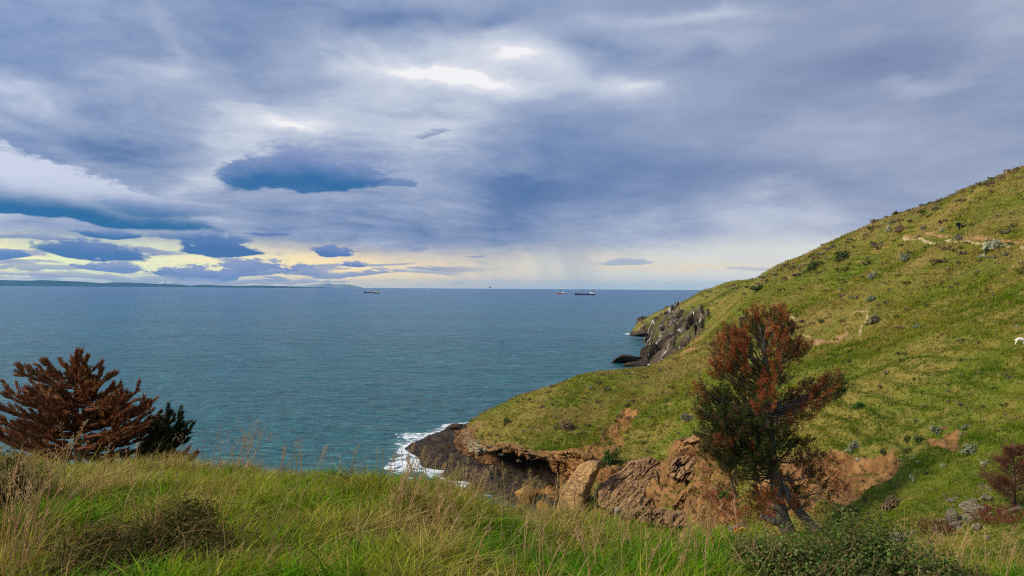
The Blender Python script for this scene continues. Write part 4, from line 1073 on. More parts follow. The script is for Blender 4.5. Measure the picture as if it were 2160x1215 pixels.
def build_scrub():
    """low scrub too scattered and small to count"""
    r = np.random.default_rng(23); s = Soup(); h = HILL
    zones = [(1500, 2160, 345, 620, 240, 0.5), (1300, 1700, 640, 860, 110, 0.4), (1000, 1400, 780, 940, 90, 0.35), (1680, 2160, 540, 900, 110, 0.4), (1250, 1500, 900, 1100, 120, 0.3), (1690, 1900, 950, 1090, 60, 0.3), (1000, 1250, 900, 975, 70, 0.25)]
    for x0, x1, y0, y1, n, sz in zones:
        for _ in range(n):
            px, py = r.uniform(x0, x1), r.uniform(y0, y1)
            p = hill_at(px, py)
            q = proj(*p)
            if abs(q[1] - py) > 8 or p[2] < 2.5: continue
            R_ = sz * r.uniform(0.5, 1.5) * np.clip(p[1] / 100, 0.6, 1.8)
            kind = r.choice(['brown', 'straw', 'olive', 'brown', 'olive', 'grey'])
            m = int(r.integers(24, 50)); V, F, k, _ = leaf_cloud(m, r, (R_ * 1.5, R_ * 1.2, R_ * 0.7), R_ * 0.55, clump=6)
            c1, c2 = (np.array(c) for c in SHRUB_COL[kind]); f = r.uniform(size=(m, 1))
            s.add(V + p, F, col=np.repeat((c1 * f + c2 * (1 - f)), 4, 0))
    for _ in range(120):
        t_ = r.uniform(); px = 2160 - 700 * t_; py = np.interp(px, [1440, 1490, 1560, 1640, 1700, 1800, 1900, 2000, 2160], [636, 613, 596, 568, 543, 500, 452, 410, 345]) + abs(r.normal(0, 12)) + 2
        p = hill_at(px, py); R_ = .45 * r.uniform(.5, 1.5) * np.clip(p[1] / 100, 1, 2.2); m = 30; kind = r.choice(['brown', 'brown', 'dark', 'grey'])
        V, F, k, _q = leaf_cloud(m, r, (R_ * 1.8, R_ * 1.5, R_ * .5), R_ * .6, clump=6); c1, c2 = (np.array(c) for c in SHRUB_COL[kind]); f = r.uniform(size=(m, 1))
        s.add(V + p, F, col=np.repeat((c1 * f + c2 * (1 - f)), 4, 0))
    s.build('hill_scrub', M_LEAF, None, False, 'stuff')['label'] = 'scattered low brown and grey scrub on the hillside'
build_scrub()

# ------------------------------------------------------------------ trees
BARK = None
def needles(n, r, c, rad, ln, wd, dirn, spread=0.9):
    """n needle sprigs round a clump centre, leaning along dirn"""
    d = r.normal(size=(n, 3)); d /= np.linalg.norm(d, axis=1)[:, None]
    p = c + d * rad * r.uniform(0.15, 1.0, (n, 1)) ** 0.6
    ax = np.asarray(dirn) + d * spread; ax /= np.linalg.norm(ax, axis=1)[:, None]
    sd = np.cross(ax, r.normal(size=(n, 3))); sd /= np.linalg.norm(sd, axis=1)[:, None] + 1e-9
    L = ln * r.uniform(0.6, 1.3, (n, 1)); w = wd * r.uniform(0.7, 1.3, (n, 1))
    V = np.stack([p - sd * w * 0.5, p + sd * w * 0.5, p + ax * L], 1).reshape(-1, 3)
    return V, np.arange(n * 3).reshape(n, 3)
def bark_mat(name, c1, c2):
    def f(N, b, pos):
        oc = E(N, N.new('ShaderNodeTexCoord').outputs['Object']); x, y, z = N.sep(oc)
        n = N.noise(N.comb(x * 6, y * 6, z * 1.6), 1.0, 6, 0.7, 0.5); n2 = N.noise(oc, 14, 4, 0.6)
        N.put(b.inputs['Base Color'], N.mix(N.mapr(n * 0.7 + n2 * 0.3, 0.36, 0.62), c1, c2)); bump(N, b, n + n2 * 0.4, 0.8, 0.04)
    return material(name, f, 0.95, 0.1)
M_BARK = bark_mat('grey_bark', (0.045, 0.038, 0.034), (0.135, 0.12, 0.105))
M_BARKB = bark_mat('brown_bark', (0.04, 0.025, 0.018), (0.13, 0.075, 0.05))

def build_pine():
    r = np.random.default_rng(31)
    D = 46.0; base = P(1662, 1122, D); base[2] = min(base[2], float(hill_z(np.array(base[0]), np.array(base[1]))) - 0.2 if abs(hill_z(np.array(base[0]), np.array(base[1])) - base[2]) < 3 else base[2])
    W = lambda px, py, dy=0.0: P(px, py, D + dy) * 1.0 - base
    t = thing('pine_tree', 'tall half dead pine with rust brown and dark green needles above the gully', 'pine tree', base)
    s = Soup()
    tr = [(1664, 1126, 0), (1650, 1085, 0), (1640, 1045, .1), (1632, 1000, .2), (1626, 950, .3), (1624, 900, .3), (1621, 850, .2), (1618, 800, .1), (1614, 750, 0), (1612, 715, 0), (1622, 680, 0)]
    pts = np.array([W(*q) for q in tr]); rad = np.array([.50, .40, .36, .34, .31, .28, .24, .19, .14, .09, .04]) * 0.95
    T = np.linspace(0, 1, 40); I = lambda a: np.stack([np.interp(T, np.linspace(0, 1, len(a)), a[:, k]) for k in range(a.shape[1])], -1)
    pts2 = I(pts); pts2[1:-1] = (pts2[:-2] + 2 * pts2[1:-1] + pts2[2:]) / 4
    s.tube(pts2, np.interp(T, np.linspace(0, 1, len(rad)), rad) * (1 + 0.06 * np.sin(T * 60)), 12)
    s.build('trunk', M_BARK, t)
    def trunk_at(py):
        return np.array([np.interp(-py, [-q[1] for q in tr], pts[:, k]) for k in range(3)])
    G1, G2 = np.array((0.040, 0.064, 0.018)), np.array((0.095, 0.125, 0.034))
    R1, R2 = np.array((0.27, 0.080, 0.030)), np.array((0.46, 0.15, 0.055))
    K1, K2 = np.array((0.10, 0.065, 0.030)), np.array((0.17, 0.105, 0.045))
    # px, py, radius px, kind (r rust, g green, k brown), root py on the trunk, depth m
    CL = [
     (1642, 672, 20, 'r', 740, 0), (1655, 690, 22, 'r', 745, .3), (1634, 700, 20, 'r', 740, -.3), (1662, 715, 20, 'r', 755, .2), (1640, 730, 20, 'r', 760, -.5), (1656, 742, 18, 'r', 780, .4), (1628, 752, 14, 'r', 780, -.6), (1625, 668, 10, 'r', 720, 0),
     (1598, 672, 16, 'r', 740, .2), (1583, 685, 18, 'g', 750, .6), (1607, 695, 20, 'g', 745, .8), (1612, 720, 20, 'g', 770, .9), (1590, 715, 20, 'k', 770, .4), (1570, 705, 18, 'r', 770, -.2), (1562, 725, 18, 'r', 780, -.4), (1578, 740, 20, 'g', 790, .9),
     (1545, 700, 14, 'r', 780, -.2), (1535, 712, 14, 'r', 790, .1), (1522, 722, 13, 'r', 800, -.2), (1538, 735, 16, 'g', 800, .8), (1552, 750, 18, 'g', 805, .5), (1532, 752, 14, 'r', 810, -.5), (1515, 745, 11, 'r', 810, 0), (1514, 765, 12, 'r', 815, -.3), (1527, 775, 16, 'r', 820, -.4), (1545, 775, 20, 'g', 820, .7), (1562, 768, 18, 'g', 815, .9), (1517, 788, 14, 'r', 825, -.2), (1538, 795, 18, 'k', 830, .3), (1560, 795, 18, 'k', 830, .5), (1580, 775, 14, 'r', 820, -.5),
     (1686, 728, 14, 'r', 765, -.1), (1692, 742, 11, 'r', 768, .2), (1672, 748, 10, 'r', 775, 0), (1676, 758, 10, 'k', 775, 0), (1636, 775, 13, 'r', 800, -.8), (1628, 792, 16, 'r', 815, -.9), (1650, 780, 12, 'k', 800, .3), (1645, 800, 16, 'g', 815, .6), (1620, 812, 16, 'r', 840, -1.0), (1610, 800, 14, 'k', 830, .4),
     (1618, 830, 17, 'r', 860, -1.2), (1622, 850, 18, 'r', 870, -1.3), (1605, 860, 18, 'r', 880, -1.2), (1590, 855, 14, 'k', 880, -.6), (1575, 830, 20, 'k', 860, .4), (1550, 825, 22, 'k', 860, .5), (1530, 835, 20, 'g', 870, .3), (1512, 840, 18, 'g', 870, .5), (1545, 855, 22, 'g', 880, .4), (1570, 860, 20, 'g', 885, .8), (1495, 825, 12, 'r', 870, 0), (1478, 818, 9, 'r', 870, .2), (1500, 850, 16, 'g', 880, .2), (1482, 848, 10, 'r', 880, .4), (1470, 832, 7, 'r', 875, .4), (1485, 868, 14, 'g', 890, .2), (1478, 882, 9, 'r', 895, .2), (1510, 872, 20, 'g', 895, -.2), (1535, 880, 22, 'g', 900, .2),
     (1700, 815, 12, 'g', 855, .6), (1690, 835, 16, 'r', 860, .1), (1706, 830, 12, 'r', 860, -.2), (1715, 820, 11, 'r', 862, 0), (1728, 812, 10, 'r', 862, .3), (1745, 800, 9, 'r', 860, .2), (1742, 815, 13, 'r', 862, -.2), (1765, 797, 8, 'r', 855, .1), (1763, 815, 14, 'g', 860, .3), (1770, 825, 12, 'g', 862, .5), (1752, 830, 14, 'g', 866, .6), (1725, 832, 15, 'r', 868, -.3), (1735, 845, 13, 'r', 872, -.4), (1712, 850, 14, 'r', 876, -.5), (1700, 865, 13, 'r', 880, -.5), (1685, 875, 12, 'r', 885, -.6), (1668, 888, 10, 'r', 892, -.5), (1655, 892, 10, 'r', 900, -.6), (1664, 906, 6, 'r', 905, -.5), (1670, 835, 16, 'k', 860, .4), (1655, 840, 14, 'k', 862, .2), (1675, 855, 14, 'k', 868, .6), (1640, 860, 14, 'k', 872, .6),
     (1500, 895, 20, 'g', 915, .3), (1525, 905, 22, 'g', 920, .2), (1550, 900, 22, 'g', 920, -.2), (1575, 895, 20, 'g', 915, .4), (1600, 900, 18, 'g', 915, .6), (1490, 912, 15, 'g', 925, .4), (1510, 925, 18, 'g', 935, .3), (1560, 925, 20, 'k', 935, .2), (1535, 930, 18, 'r', 945, -.4), (1515, 935, 13, 'r', 945, -.3), (1585, 925, 20, 'g', 940, .5),
     (1495, 955, 17, 'g', 970, .1), (1520, 958, 18, 'g', 970, .2), (1545, 955, 18, 'g', 970, -.1), (1570, 952, 20, 'g', 968, .2), (1595, 955, 18, 'g', 970, .3), (1610, 970, 16, 'g', 985, .2), (1585, 975, 16, 'g', 985, .3), (1560, 975, 15, 'g', 985, .4), (1622, 940, 7, 'r', 950, -.6), (1585, 945, 10, 'r', 960, -.7),
     (1640, 940, 16, 'g', 955, .8), (1675, 975, 14, 'k', 960, .8), (1625, 910, 14, 'g', 920, .5), (1640, 885, 14, 'g', 900, .6),
     (1600, 885, 20, 'g', 905, -.9), (1640, 905, 18, 'g', 925, -.7), (1615, 925, 18, 'g', 945, -.8), (1580, 910, 22, 'g', 930, -.8), (1540, 915, 22, 'g', 935, -.6), (1600, 950, 16, 'g', 965, -.9), (1640, 965, 14, 'k', 975, -.6), (1555, 940, 20, 'g', 955, -.5), (1500, 940, 16, 'g', 950, -.3), (1560, 880, 20, 'g', 900, -.6), (1520, 890, 20, 'g', 905, -.6),
     (1662, 925, 18, 'g', 945, .6), (1672, 950, 18, 'k', 965, .6), (1600, 780, 16, 'g', 805, -.5), (1590, 800, 18, 'k', 825, -.5), (1585, 820, 18, 'g', 845, -.6), (1605, 840, 16, 'k', 860, -.4), (1655, 865, 16, 'k', 885, .3), (1570, 745, 16, 'r', 775, -.6), (1555, 720, 16, 'r', 765, -.5), (1600, 655, 8, 'r', 720, .2), (1650, 660, 12, 'r', 720, .2),
     (1600, 975, 18, 'g', 985, -.9), (1630, 985, 14, 'g', 990, -.9), (1575, 985, 16, 'g', 995, -.6), (1650, 945, 14, 'g', 955, -.6), (1620, 960, 14, 'g', 970, -.9), (1545, 1000, 14, 'k', 1005, .2), (1640, 1010, 12, 'k', 1015, -.6),
     (1690, 930, 18, 'k', 950, .7), (1712, 958, 20, 'k', 970, .8), (1722, 1000, 20, 'k', 1010, .7), (1740, 1035, 18, 'k', 1040, .8), (1655, 1005, 16, 'k', 1015, .7), (1668, 1025, 16, 'r', 1030, .7), (1590, 1010, 18, 'k', 1020, .5), (1560, 1030, 18, 'k', 1035, .5), (1600, 1040, 16, 'r', 1050, .3), (1550, 965, 20, 'g', 975, -.4), (1520, 975, 16, 'g', 985, -.3), (1605, 990, 16, 'g', 1000, -.4),
     (1690, 985, 18, 'k', 1010, .9), (1700, 1015, 18, 'k', 1030, .9), (1680, 1035, 16, 'k', 1045, .8), (1570, 1000, 14, 'k', 1010, .6), (1540, 985, 12, 'g', 1000, .4),
     (1625, 1046, 12, 'r', 1060, -.7), (1640, 1052, 13, 'r', 1062, -.8), (1605, 1065, 14, 'r', 1075, -.6), (1690, 1062, 14, 'r', 1070, -.4), (1675, 1068, 11, 'r', 1072, -.5),
    ]
    g, d = Soup(), Soup(); u = D / FPX
    branches = {}
    for k, (px, py, rp, kind, root, dy) in enumerate(CL):
        c = W(px, py, dy * 1.6); rad = rp * u * (1.25 if (px > 1660 and kind == 'r' and py < 900) else 1.04)
        a = trunk_at(root); out = c - a; L = np.linalg.norm(out); dirn = out / L * 0.55 + np.array([0, 0, 0.75])
        n = int(rp * rp * 2.7) if kind != 'k' else int(rp * rp * 1.6)
        nt = int(5 + rp * 0.55); V_, F_ = [], []
        for q in range(nt):
            d_ = r.normal(size=3); d_ /= np.linalg.norm(d_); c0 = c + d_ * rad * r.uniform(.2, 1.0) ** .6 - np.array([0, 0, .12]); m_ = max(n // nt, 4)
            ax = dirn + d_ * .45; ax /= np.linalg.norm(ax); al = r.uniform(0, 1, m_)[:, None] * r.uniform(.35, .8) * ax
            Vn, Fn = needles(m_, r, c0, np.full(3, .10), 0.16, 0.046, ax, 0.85); V_.append(Vn + np.repeat(al, 3, 0)); F_.append(Fn + q * m_ * 3)
        V, F = np.concatenate(V_), np.concatenate(F_); n = len(F)
        c1, c2 = dict(r=(R1, R2), g=(G1, G2), k=(K1, K2))[kind]; f = r.uniform(size=(n, 1))
        cc = (c1 * f + c2 * (1 - f)) * r.uniform(0.7, 1.25)
        sp_ = np.arange(n) // max(n // nt, 1); od = r.uniform(size=nt + 2)[np.minimum(sp_, nt + 1)]
        alt = (K1 if kind != 'k' else R1) * f + (K2 if kind != 'k' else G2) * (1 - f); cc = np.where((od < (.34 if kind == 'r' else .30))[:, None], alt, cc)
        if kind == 'r': cc = np.where((od > .88)[:, None], G1 * f + G2 * (1 - f), cc)
        (g if kind == 'g' else d).add(V, F, col=np.repeat(cc, 3, 0))
        branches.setdefault(root // 22, []).append((a, c, rp))
    g.build('crown', M_LEAF, t, False)
    dd = d.build('dead_needles', M_LEAF, t, False); dd['label'] = 'rust brown dead needles on the outer branches'
    for key, bl in branches.items():
        s = Soup()
        for a, c, rp in bl:
            tt = np.linspace(0, 1, 9)[:, None]; mid = (a + c) / 2 + np.array([0, 0, -0.18 * np.linalg.norm(c - a)]) + r.normal(0, .1, 3)
            pts = (1 - tt) ** 2 * a + 2 * tt * (1 - tt) * mid + tt ** 2 * c; pts[1:-1] += r.normal(0, 0.035, (7, 3))
            r0 = 0.035 + 0.016 * np.linalg.norm(c - a)
            s.tube(pts, np.linspace(r0, 0.016, 9), 6, cap=False)
            for _ in range(4):
                i = r.integers(4, 9); q = pts[i] + r.normal(size=3) * np.array((.45, .45, .4)) + np.array([0, 0, .25])
                s.tube(np.array([pts[i], (pts[i] + q) / 2 + r.normal(0, .05, 3), q]), [0.02, 0.014, 0.007], 4, cap=False)
        s.build('branch', M_BARK, t)
    # bare dead limbs low on the trunk
    s = Soup()
    for a, bb in (((1628, 985), (1578, 950)), ((1632, 1000), (1560, 1005)), ((1628, 960), (1525, 985)), ((1545, 975), (1555, 1020)), ((1640, 975), (1680, 935)), ((1632, 945), (1600, 930)), ((1634, 1040), (1580, 1034)), ((1634, 1015), (1590, 985))):
        p, q = W(*a), W(*bb, -0.6); tt = np.linspace(0, 1, 6)[:, None]; pts = p * (1 - tt) + q * tt; pts[1:-1] += r.normal(0, .05, (4, 3))
        s.tube(pts, np.linspace(.06, .015, 6), 5, cap=False)
    o = s.build('dead_limb', M_BARK, t)
    return t, base
PINE, PINE_BASE = build_pine()
def log(name, label, cat, pts, rad, mat=M_BARK, stubs=0, seed=0):
    p0 = np.array(pts[-1], float); r = np.random.default_rng(seed)
    P_ = np.array(pts, float) - p0; T = np.linspace(0, 1, 26); n = len(P_)
    Q = np.stack([np.interp(T, np.linspace(0, 1, n), P_[:, k]) for k in range(3)], -1); Q[1:-1] += r.normal(0, 0.02, (24, 3))
    s = Soup(); s.tube(Q, np.interp(T, np.linspace(0, 1, len(rad)), rad), 10)
    for _ in range(stubs):
        i = r.integers(3, 22); d = r.normal(size=3); d /= np.linalg.norm(d)
        s.tube(np.array([Q[i], Q[i] + d * 0.4, Q[i] + d * 0.7]), [.06, .045, .02], 5)
    o = s.build(name, mat); o.location = p0
    return tag(o, label, cat)
log('leaning_log', 'grey dead trunk leaning against the big pine', 'dead tree', [P(1632, 975, 46.6), P(1642, 1010, 46.4), P(1660, 1045, 46.1), P(1690, 1085, 45.8), P(1728, 1128, 45.4)], [.10, .18, .24, .30, .34], stubs=5, seed=1)
log('fallen_log', 'short grey log lying at the left foot of the big pine', 'log', [P(1604, 1088, 45.0), P(1625, 1097, 45.0), P(1652, 1108, 45.0)], [.14, .18, .20], seed=2)
log('fallen_log', 'dark thin dead pole standing askew left of the pine trunk', 'log', [P(1532, 985, 47.0), P(1545, 1020, 47.0), P(1556, 1050, 47.0)], [.05, .07, .09], seed=3)

def small_dead_pine():
    r = np.random.default_rng(41)
    base = hill_at(2138, 1076); D = base[1]; u = D / FPX
    t = thing('dead_pine', 'small reddish brown dead pine at the edge of the stony strip', 'dead pine', base - np.array([0, 0, .1]))
    ht = (1076 - 905) * u
    s = Soup(); s.tube(np.array([[0, 0, 0], [0.02, 0, ht * .35], [-.03, 0, ht * .7], [0, 0, ht]]), [.09, .065, .035, .008], 8); s.build('trunk', M_BARKB, t)
    f, b = Soup(), Soup()
    for k in range(110):
        hgt = r.uniform(0.08, 0.92) ** 0.9; a = r.uniform(0, 6.283); L = ht * 0.42 * (1.05 - hgt) ** 0.75 * r.uniform(.6, 1.1)
        p = np.array([0, 0, hgt * ht * 0.85]); q = p + np.array([math.cos(a) * L, math.sin(a) * L, L * r.uniform(.3, .75)])
        b.tube(np.array([p, (p + q) / 2 - np.array([0, 0, .06 * L]), q]), [.018, .012, .006], 4, cap=False)
        for m in range(4):
            c = p + (q - p) * r.uniform(.35, 1.0); n = 15
            V, F = needles(n, r, c, np.full(3, .13 * L + .05), .16, .022, (q - p) / L + np.array([0, 0, .4]), .6)
            c1 = np.array((.13, .050, .032)); c2 = np.array((.22, .095, .055)); fr = r.uniform(size=(n, 1))
            f.add(V, F, col=np.repeat(c1 * fr + c2 * (1 - fr), 3, 0))
    b.build('branch', M_BARKB, t); f.build('dead_needles', M_LEAF, t, False)
small_dead_pine()
def bracken():
    """rusty fallen needles and bracken"""
    r = np.random.default_rng(43); s = Soup()
    for x0, x1, y0, y1, n, c in ((1490, 1640, 1050, 1118, 900, (.20, .062, .03)), (1590, 1760, 1040, 1100, 300, (.13, .05, .025)), (1480, 1530, 985, 1060, 160, (.24, .09, .04)), (1455, 1490, 960, 985, 120, (.24, .075, .04)), (2060, 2160, 1076, 1110, 420, (.19, .065, .04)), (1930, 2010, 1105, 1130, 300, (.14, .06, .035)), (1700, 1770, 965, 1010, 240, (.16, .06, .03)), (1740, 1790, 1000, 1050, 160, (.15, .055, .03))):
        for _ in range(n // 8):
            p = hill_at(r.uniform(x0, x1), r.uniform(y0, y1)); m = 14; sz = np.clip(p[1] / 46, .6, 1.6)
            V, F = needles(m, r, p + [0, 0, .15 * sz], np.array((.45, .45, .22)) * sz, .30 * sz, .06 * sz, (0, 0, .6), 1.0)
            s.add(V, F, col=np.repeat(np.array(c) * r.uniform(.55, 1.35, (m, 1)), 3, 0))
    s.build('bracken', M_LEAF, None, False, 'stuff')['label'] = 'rusty dead bracken and fallen needles round the pine and the rubble'
bracken()

# ------------------------------------------------------------------ the grassy bank we stand on
def crest_d(px): return np.interp(px, [-300, 600, 1000, 1400, 2600], [9.4, 9.2, 8.4, 7.2, 6.6])
def bank_z(x, y):
    x = np.asarray(x, float); y = np.asarray(y, float)
    px = 1080 + FPX * np.clip(x / np.maximum(y, 0.3), -1.6, 1.6)
    yc = crest_d(px); cy = np.interp(px, [-400, 0, 400, 600, 850, 1000, 1200, 1400, 1560, 1800, 2160, 2600], [960, 968, 978, 992, 1010, 1036, 1080, 1112, 1132, 1155, 1180, 1190])
    zc = (607.5 - cy) / FPX * yc - 0.27
    t = np.clip((y - 2.4) / (yc - 2.4), -1, 1)
    z = H - 1.62 + np.where(t > 0, t * (zc + 1.62), 0)
    z = z - 0.58 * np.maximum(y - yc, 0) * sstep(0, 1.6, y - yc)
    z = z + 0.07 * fbm(x / 1.6, y / 1.6, octv=4, seed=121) + 0.07 * fbm(x / 4.0, y / 4.0, octv=2, seed=122)
    z = z + 0.16 * np.exp(-((x + 5.6) / 1.8) ** 2 - ((y - 6.4) / 1.4) ** 2)
    return z
def build_bank():
    az = np.radians(np.linspace(-75, 75, 420)); R = np.concatenate([[0.05], np.exp(np.linspace(math.log(0.8), math.log(60), 320))])
    A, RR = np.meshgrid(az, R); x, y = RR * np.sin(A), RR * np.cos(A); z = bank_z(x, y)
    z = np.maximum(z, -1.5)
    def f(N, b, pos):
        n = N.noise(pos, 2.2, 5, 0.6); n2 = N.noise(pos, 18, 4, 0.6)
        c = N.mix(N.mapr(n, .35, .65), (0.05, 0.055, 0.012), (0.10, 0.085, 0.03)); c = N.mix(N.mapr(n2, .5, .7) * .6, c, (0.13, 0.10, 0.05))
        N.put(b.inputs['Base Color'], c); bump(N, b, n + n2 * .5, .8, .05)
    mesh_np('grassy_bank', np.stack([x, y, z], -1).reshape(-1, 3), grid_faces(len(R), len(az)), material('bank_soil', f, 1.0, 0.05), None, None, True, 'structure')
build_bank()
FG = np.array([(0.075, 0.215, 0.004), (0.140, 0.265, 0.007), (0.235, 0.285, 0.014), (0.340, 0.285, 0.045), (0.48, 0.36, 0.12), (0.30, 0.18, 0.07), (0.050, 0.070, 0.008)])
def fg_colours(x, y, n, r):
    px, py = proj(x, y, bank_z(x, y) + 0.2)
    f = fbm(x / 2.2, y / 2.2, octv=3, seed=131) * 0.8 + fbm(x / 0.6, y / 0.6, octv=3, seed=132) * 1.3 + r.normal(0, 0.25, n)
    f = f - 0.12 + 0.38 * sstep(1075, 985, py) - 0.25 * sstep(1090, 1180, py)
    f = f + 0.9 * np.exp(-((px - 880) / 70) ** 2 - ((py - 1090) / 45) ** 2) + 0.35 * sstep(950, 1150, px) * sstep(1130, 1080, py)
    u = np.clip((f + 0.95) / 1.9, 0, 0.999) * 4.0
    i = np.floor(u).astype(int); t = (u - i)[:, None]; c = FG[i] * (1 - t) + FG[np.minimum(i + 1, 4)] * t
    odd = r.uniform(size=n); brown = 0.06 + 0.5 * np.exp(-((px - 880) / 60) ** 2 - ((py - 1090) / 45) ** 2) + 0.30 * sstep(130, 20, px)
    c = np.where((odd < brown)[:, None], FG[5], c); c = np.where((odd > 0.95)[:, None], FG[6], c)
    return c * r.uniform(0.7, 1.25, n)[:, None]
BUSH_SPOTS = [(360, 5.1, .58, .46), (200, 4.7, .38, .30), (-8, 6.6, .36, .36), (1800, 5.6, .84, .60), (1625, 5.8, .36, .34), (2030, 5.8, .44, .40)]
def under_bush(x, y):
    m = np.zeros(np.shape(x), bool)
    for px, D, w, d in BUSH_SPOTS:
        cx = float(ray(px, 1000)[0]) * D; m |= ((x - cx) / w) ** 2 + ((y - D) / d) ** 2 < 1
    return m
def build_bank_grass():
    r = np.random.default_rng(51)
    # clumps: each one is a tuft of blades with its own lean
    n = 56000
    a = np.radians(r.uniform(-60, 56, n)); R = np.sqrt(r.uniform(2.6 ** 2, 12.2 ** 2, n)); x, y = R * np.sin(a), R * np.cos(a)
    yc = crest_d(1080 + FPX * x / y); k = (y < yc + 2.2) & ~under_bush(x, y); x, y = x[k], y[k]; n = len(x)
    hv = fbm(x / 0.75, y / 0.75, octv=3, seed=141)
    hg = 0.155 + 0.24 * np.maximum(hv, -.35) + 0.12 * r.uniform(size=n)
    hg = np.maximum(hg, 0.09)
    k = r.uniform(size=n) < np.clip(1.0 + 1.6 * hv, .35, 1); x, y, hg = x[k], y[k], hg[k]; n = len(x)
    b = np.c_[x, y, bank_z(x, y) - 0.02]
    V, F3, F4, own = blades(b, 7, hg, np.full(n, 0.0115), 0.85, r, spread=0.06, segs=3, wind=(0.15, -0.1), clump=0.5)
    c = fg_colours(x, y, n, r); cc = c[own] * np.repeat(r.uniform(0.6, 1.4, n * 7), 7)[:, None]
    o = mesh_np('bank_grass', V, [F3, F4], M_LEAF, None, dict(col=cc), False, 'stuff')
    o['label'] = 'long green and straw coloured grass on the bank in front'
    # thin bent straws crossing over it
    m = 6600; a = np.radians(r.uniform(-60, 50, m)); R = np.sqrt(r.uniform(2.8 ** 2, 11.2 ** 2, m)); x, y = R * np.sin(a), R * np.cos(a)
    px, py = proj(x, y, bank_z(x, y)); yc = crest_d(1080 + FPX * x / y)
    k = (y < yc + 0.8); x, y = x[k], y[k]; m = len(x); b = np.c_[x, y, bank_z(x, y)]
    V, F3, F4, own = blades(b, 1, r.uniform(0.25, 0.52, m), np.full(m, 0.0060), 0.95, r, spread=0.02, segs=5, wind=(0.35, -0.1), curve=1.3)
    base = np.array([(0.42, 0.32, 0.15), (0.34, 0.25, 0.11), (0.25, 0.20, 0.07), (0.30, 0.17, 0.09)])[r.integers(0, 4, m)]
    o = mesh_np('dry_straw', V, [F3, F4], M_LEAF, None, dict(col=base[own]), False, 'stuff'); o['label'] = 'thin bent dry straws standing among the green grass'
build_bank_grass()

def seed_stalks():
    """tall dry grass stalks with seed heads"""
    r = np.random.default_rng(61); s = Soup()
    # px range, base distance, height m, count, panicle openness
    Z = [(0, 100, 5.0, 5.8, .55, .85, 26, .3), (0, 60, 4.3, 5.0, .5, .8, 15, .3), (110, 480, 4.8, 7.5, .5, .9, 16, .4), (410, 560, 8.6, 9.8, .50, .80, 20, 1.3), (560, 900, 8.6, 9.8, .38, .58, 28, 1.0), (850, 1230, 7.8, 9.2, .40, .62, 60, .5),
         (1230, 1560, 6.4, 7.4, .38, .6, 46, .5), (820, 960, 6.0, 7.6, .35, .55, 40, .4), (1900, 2150, 6.2, 7.5, .35, .62, 34, .5), (960, 1500, 4.6, 6.5, .35, .6, 30, .5)]
    for x0, x1, d0, d1, h0, h1, n, op in Z:
        for _ in range(n):
            D = r.uniform(d0, d1); rx, _z = ray(r.uniform(x0, x1), 1000); x = rx * D; p = np.array([x, D, float(bank_z(x, D))])
            hgt = r.uniform(h0, h1); ln = np.array([r.normal(.12, .22), r.normal(0, .12)])
            t = np.linspace(0, 1, 7); Q = p + np.c_[np.outer(t ** 1.8, ln * hgt), t * hgt * (1 - .12 * t * np.abs(ln).sum())]
            col = np.array([(0.52, 0.37, 0.16), (0.42, 0.28, 0.12), (0.52, 0.32, 0.17), (0.36, 0.26, 0.10)][r.integers(0, 4)]) * r.uniform(.8, 1.15)
            s.tube(Q, np.linspace(.0042, .0020, 7), 4, cap=False, col=col)
            m = int(r.integers(16, 34)); top = Q[-1]; dirn = Q[-1] - Q[-2]; dirn /= np.linalg.norm(dirn)
            k = r.uniform(0, 1, m); c = top - dirn * (k[:, None] * hgt * .24) + r.normal(size=(m, 3)) * (.006 + .03 * op * (k * (1 - k) * 3)[:, None])
            V, F = needles(m, r, np.zeros(3), np.zeros(3), .028, .006, dirn, .6); V = V + np.repeat(c, 3, 0)
            s.add(V, F, col=col)
    s.build('dry_grass', M_LEAF, None, False, 'stuff')['label'] = 'tall dry grass stalks with seed heads on the bank'
seed_stalks()

def bush(label, px, D, w, h, dpt, n, leaf, cols, nst, seed, zoff=0.0, stemcol=(0.20, 0.125, 0.05), up=.35, clump=26):
    rx, _z = ray(px, 1000); x = rx * D; p = np.array([x, D, float(bank_z(x, D)) + zoff])
    r = np.random.default_rng(seed); t = thing('bush', label, 'bush', p)
    V, F, k, q = leaf_cloud(n, r, (w, dpt, h), leaf, up, .35, clump)
    c = np.array(cols); i = r.integers(0, len(c), n); cc = c[i] * r.uniform(.6, 1.4, (n, 1))
    mesh_np('foliage', V, F, M_LEAF, t, dict(col=np.repeat(cc, 4, 0)), False)
    s = Soup()
    for _ in range(nst):
        d = r.normal(size=3); d[2] = abs(d[2]) * .9 + .15; d /= np.linalg.norm(d); q = d * np.array([w, dpt, h]) * r.uniform(.75, 1.08)
        tt = np.linspace(0, 1, 8)[:, None]; pts = tt * q + np.sin(tt * 3.1) * r.normal(size=3) * .10 + r.normal(0, .012, (8, 3)) * tt
        s.tube(pts, np.linspace(.008, .0022, 8), 4, cap=False, col=np.array(stemcol) * r.uniform(.7, 1.5))
        for _b in range(3):
            a = pts[r.integers(3, 8)]; b2 = a + r.normal(size=3) * .09 + [0, 0, .05]; s.tube(np.array([a, (a + b2) / 2 + r.normal(0, .012, 3), b2]), [.0035, .0028, .0015], 4, cap=False, col=np.array(stemcol) * r.uniform(.8, 1.7))
    s.build('stem', M_LEAF, t, False)
    return t
OL = [(0.060, 0.070, 0.012), (0.095, 0.095, 0.020), (0.14, 0.12, 0.030), (0.15, 0.095, 0.035), (0.045, 0.050, 0.010)]
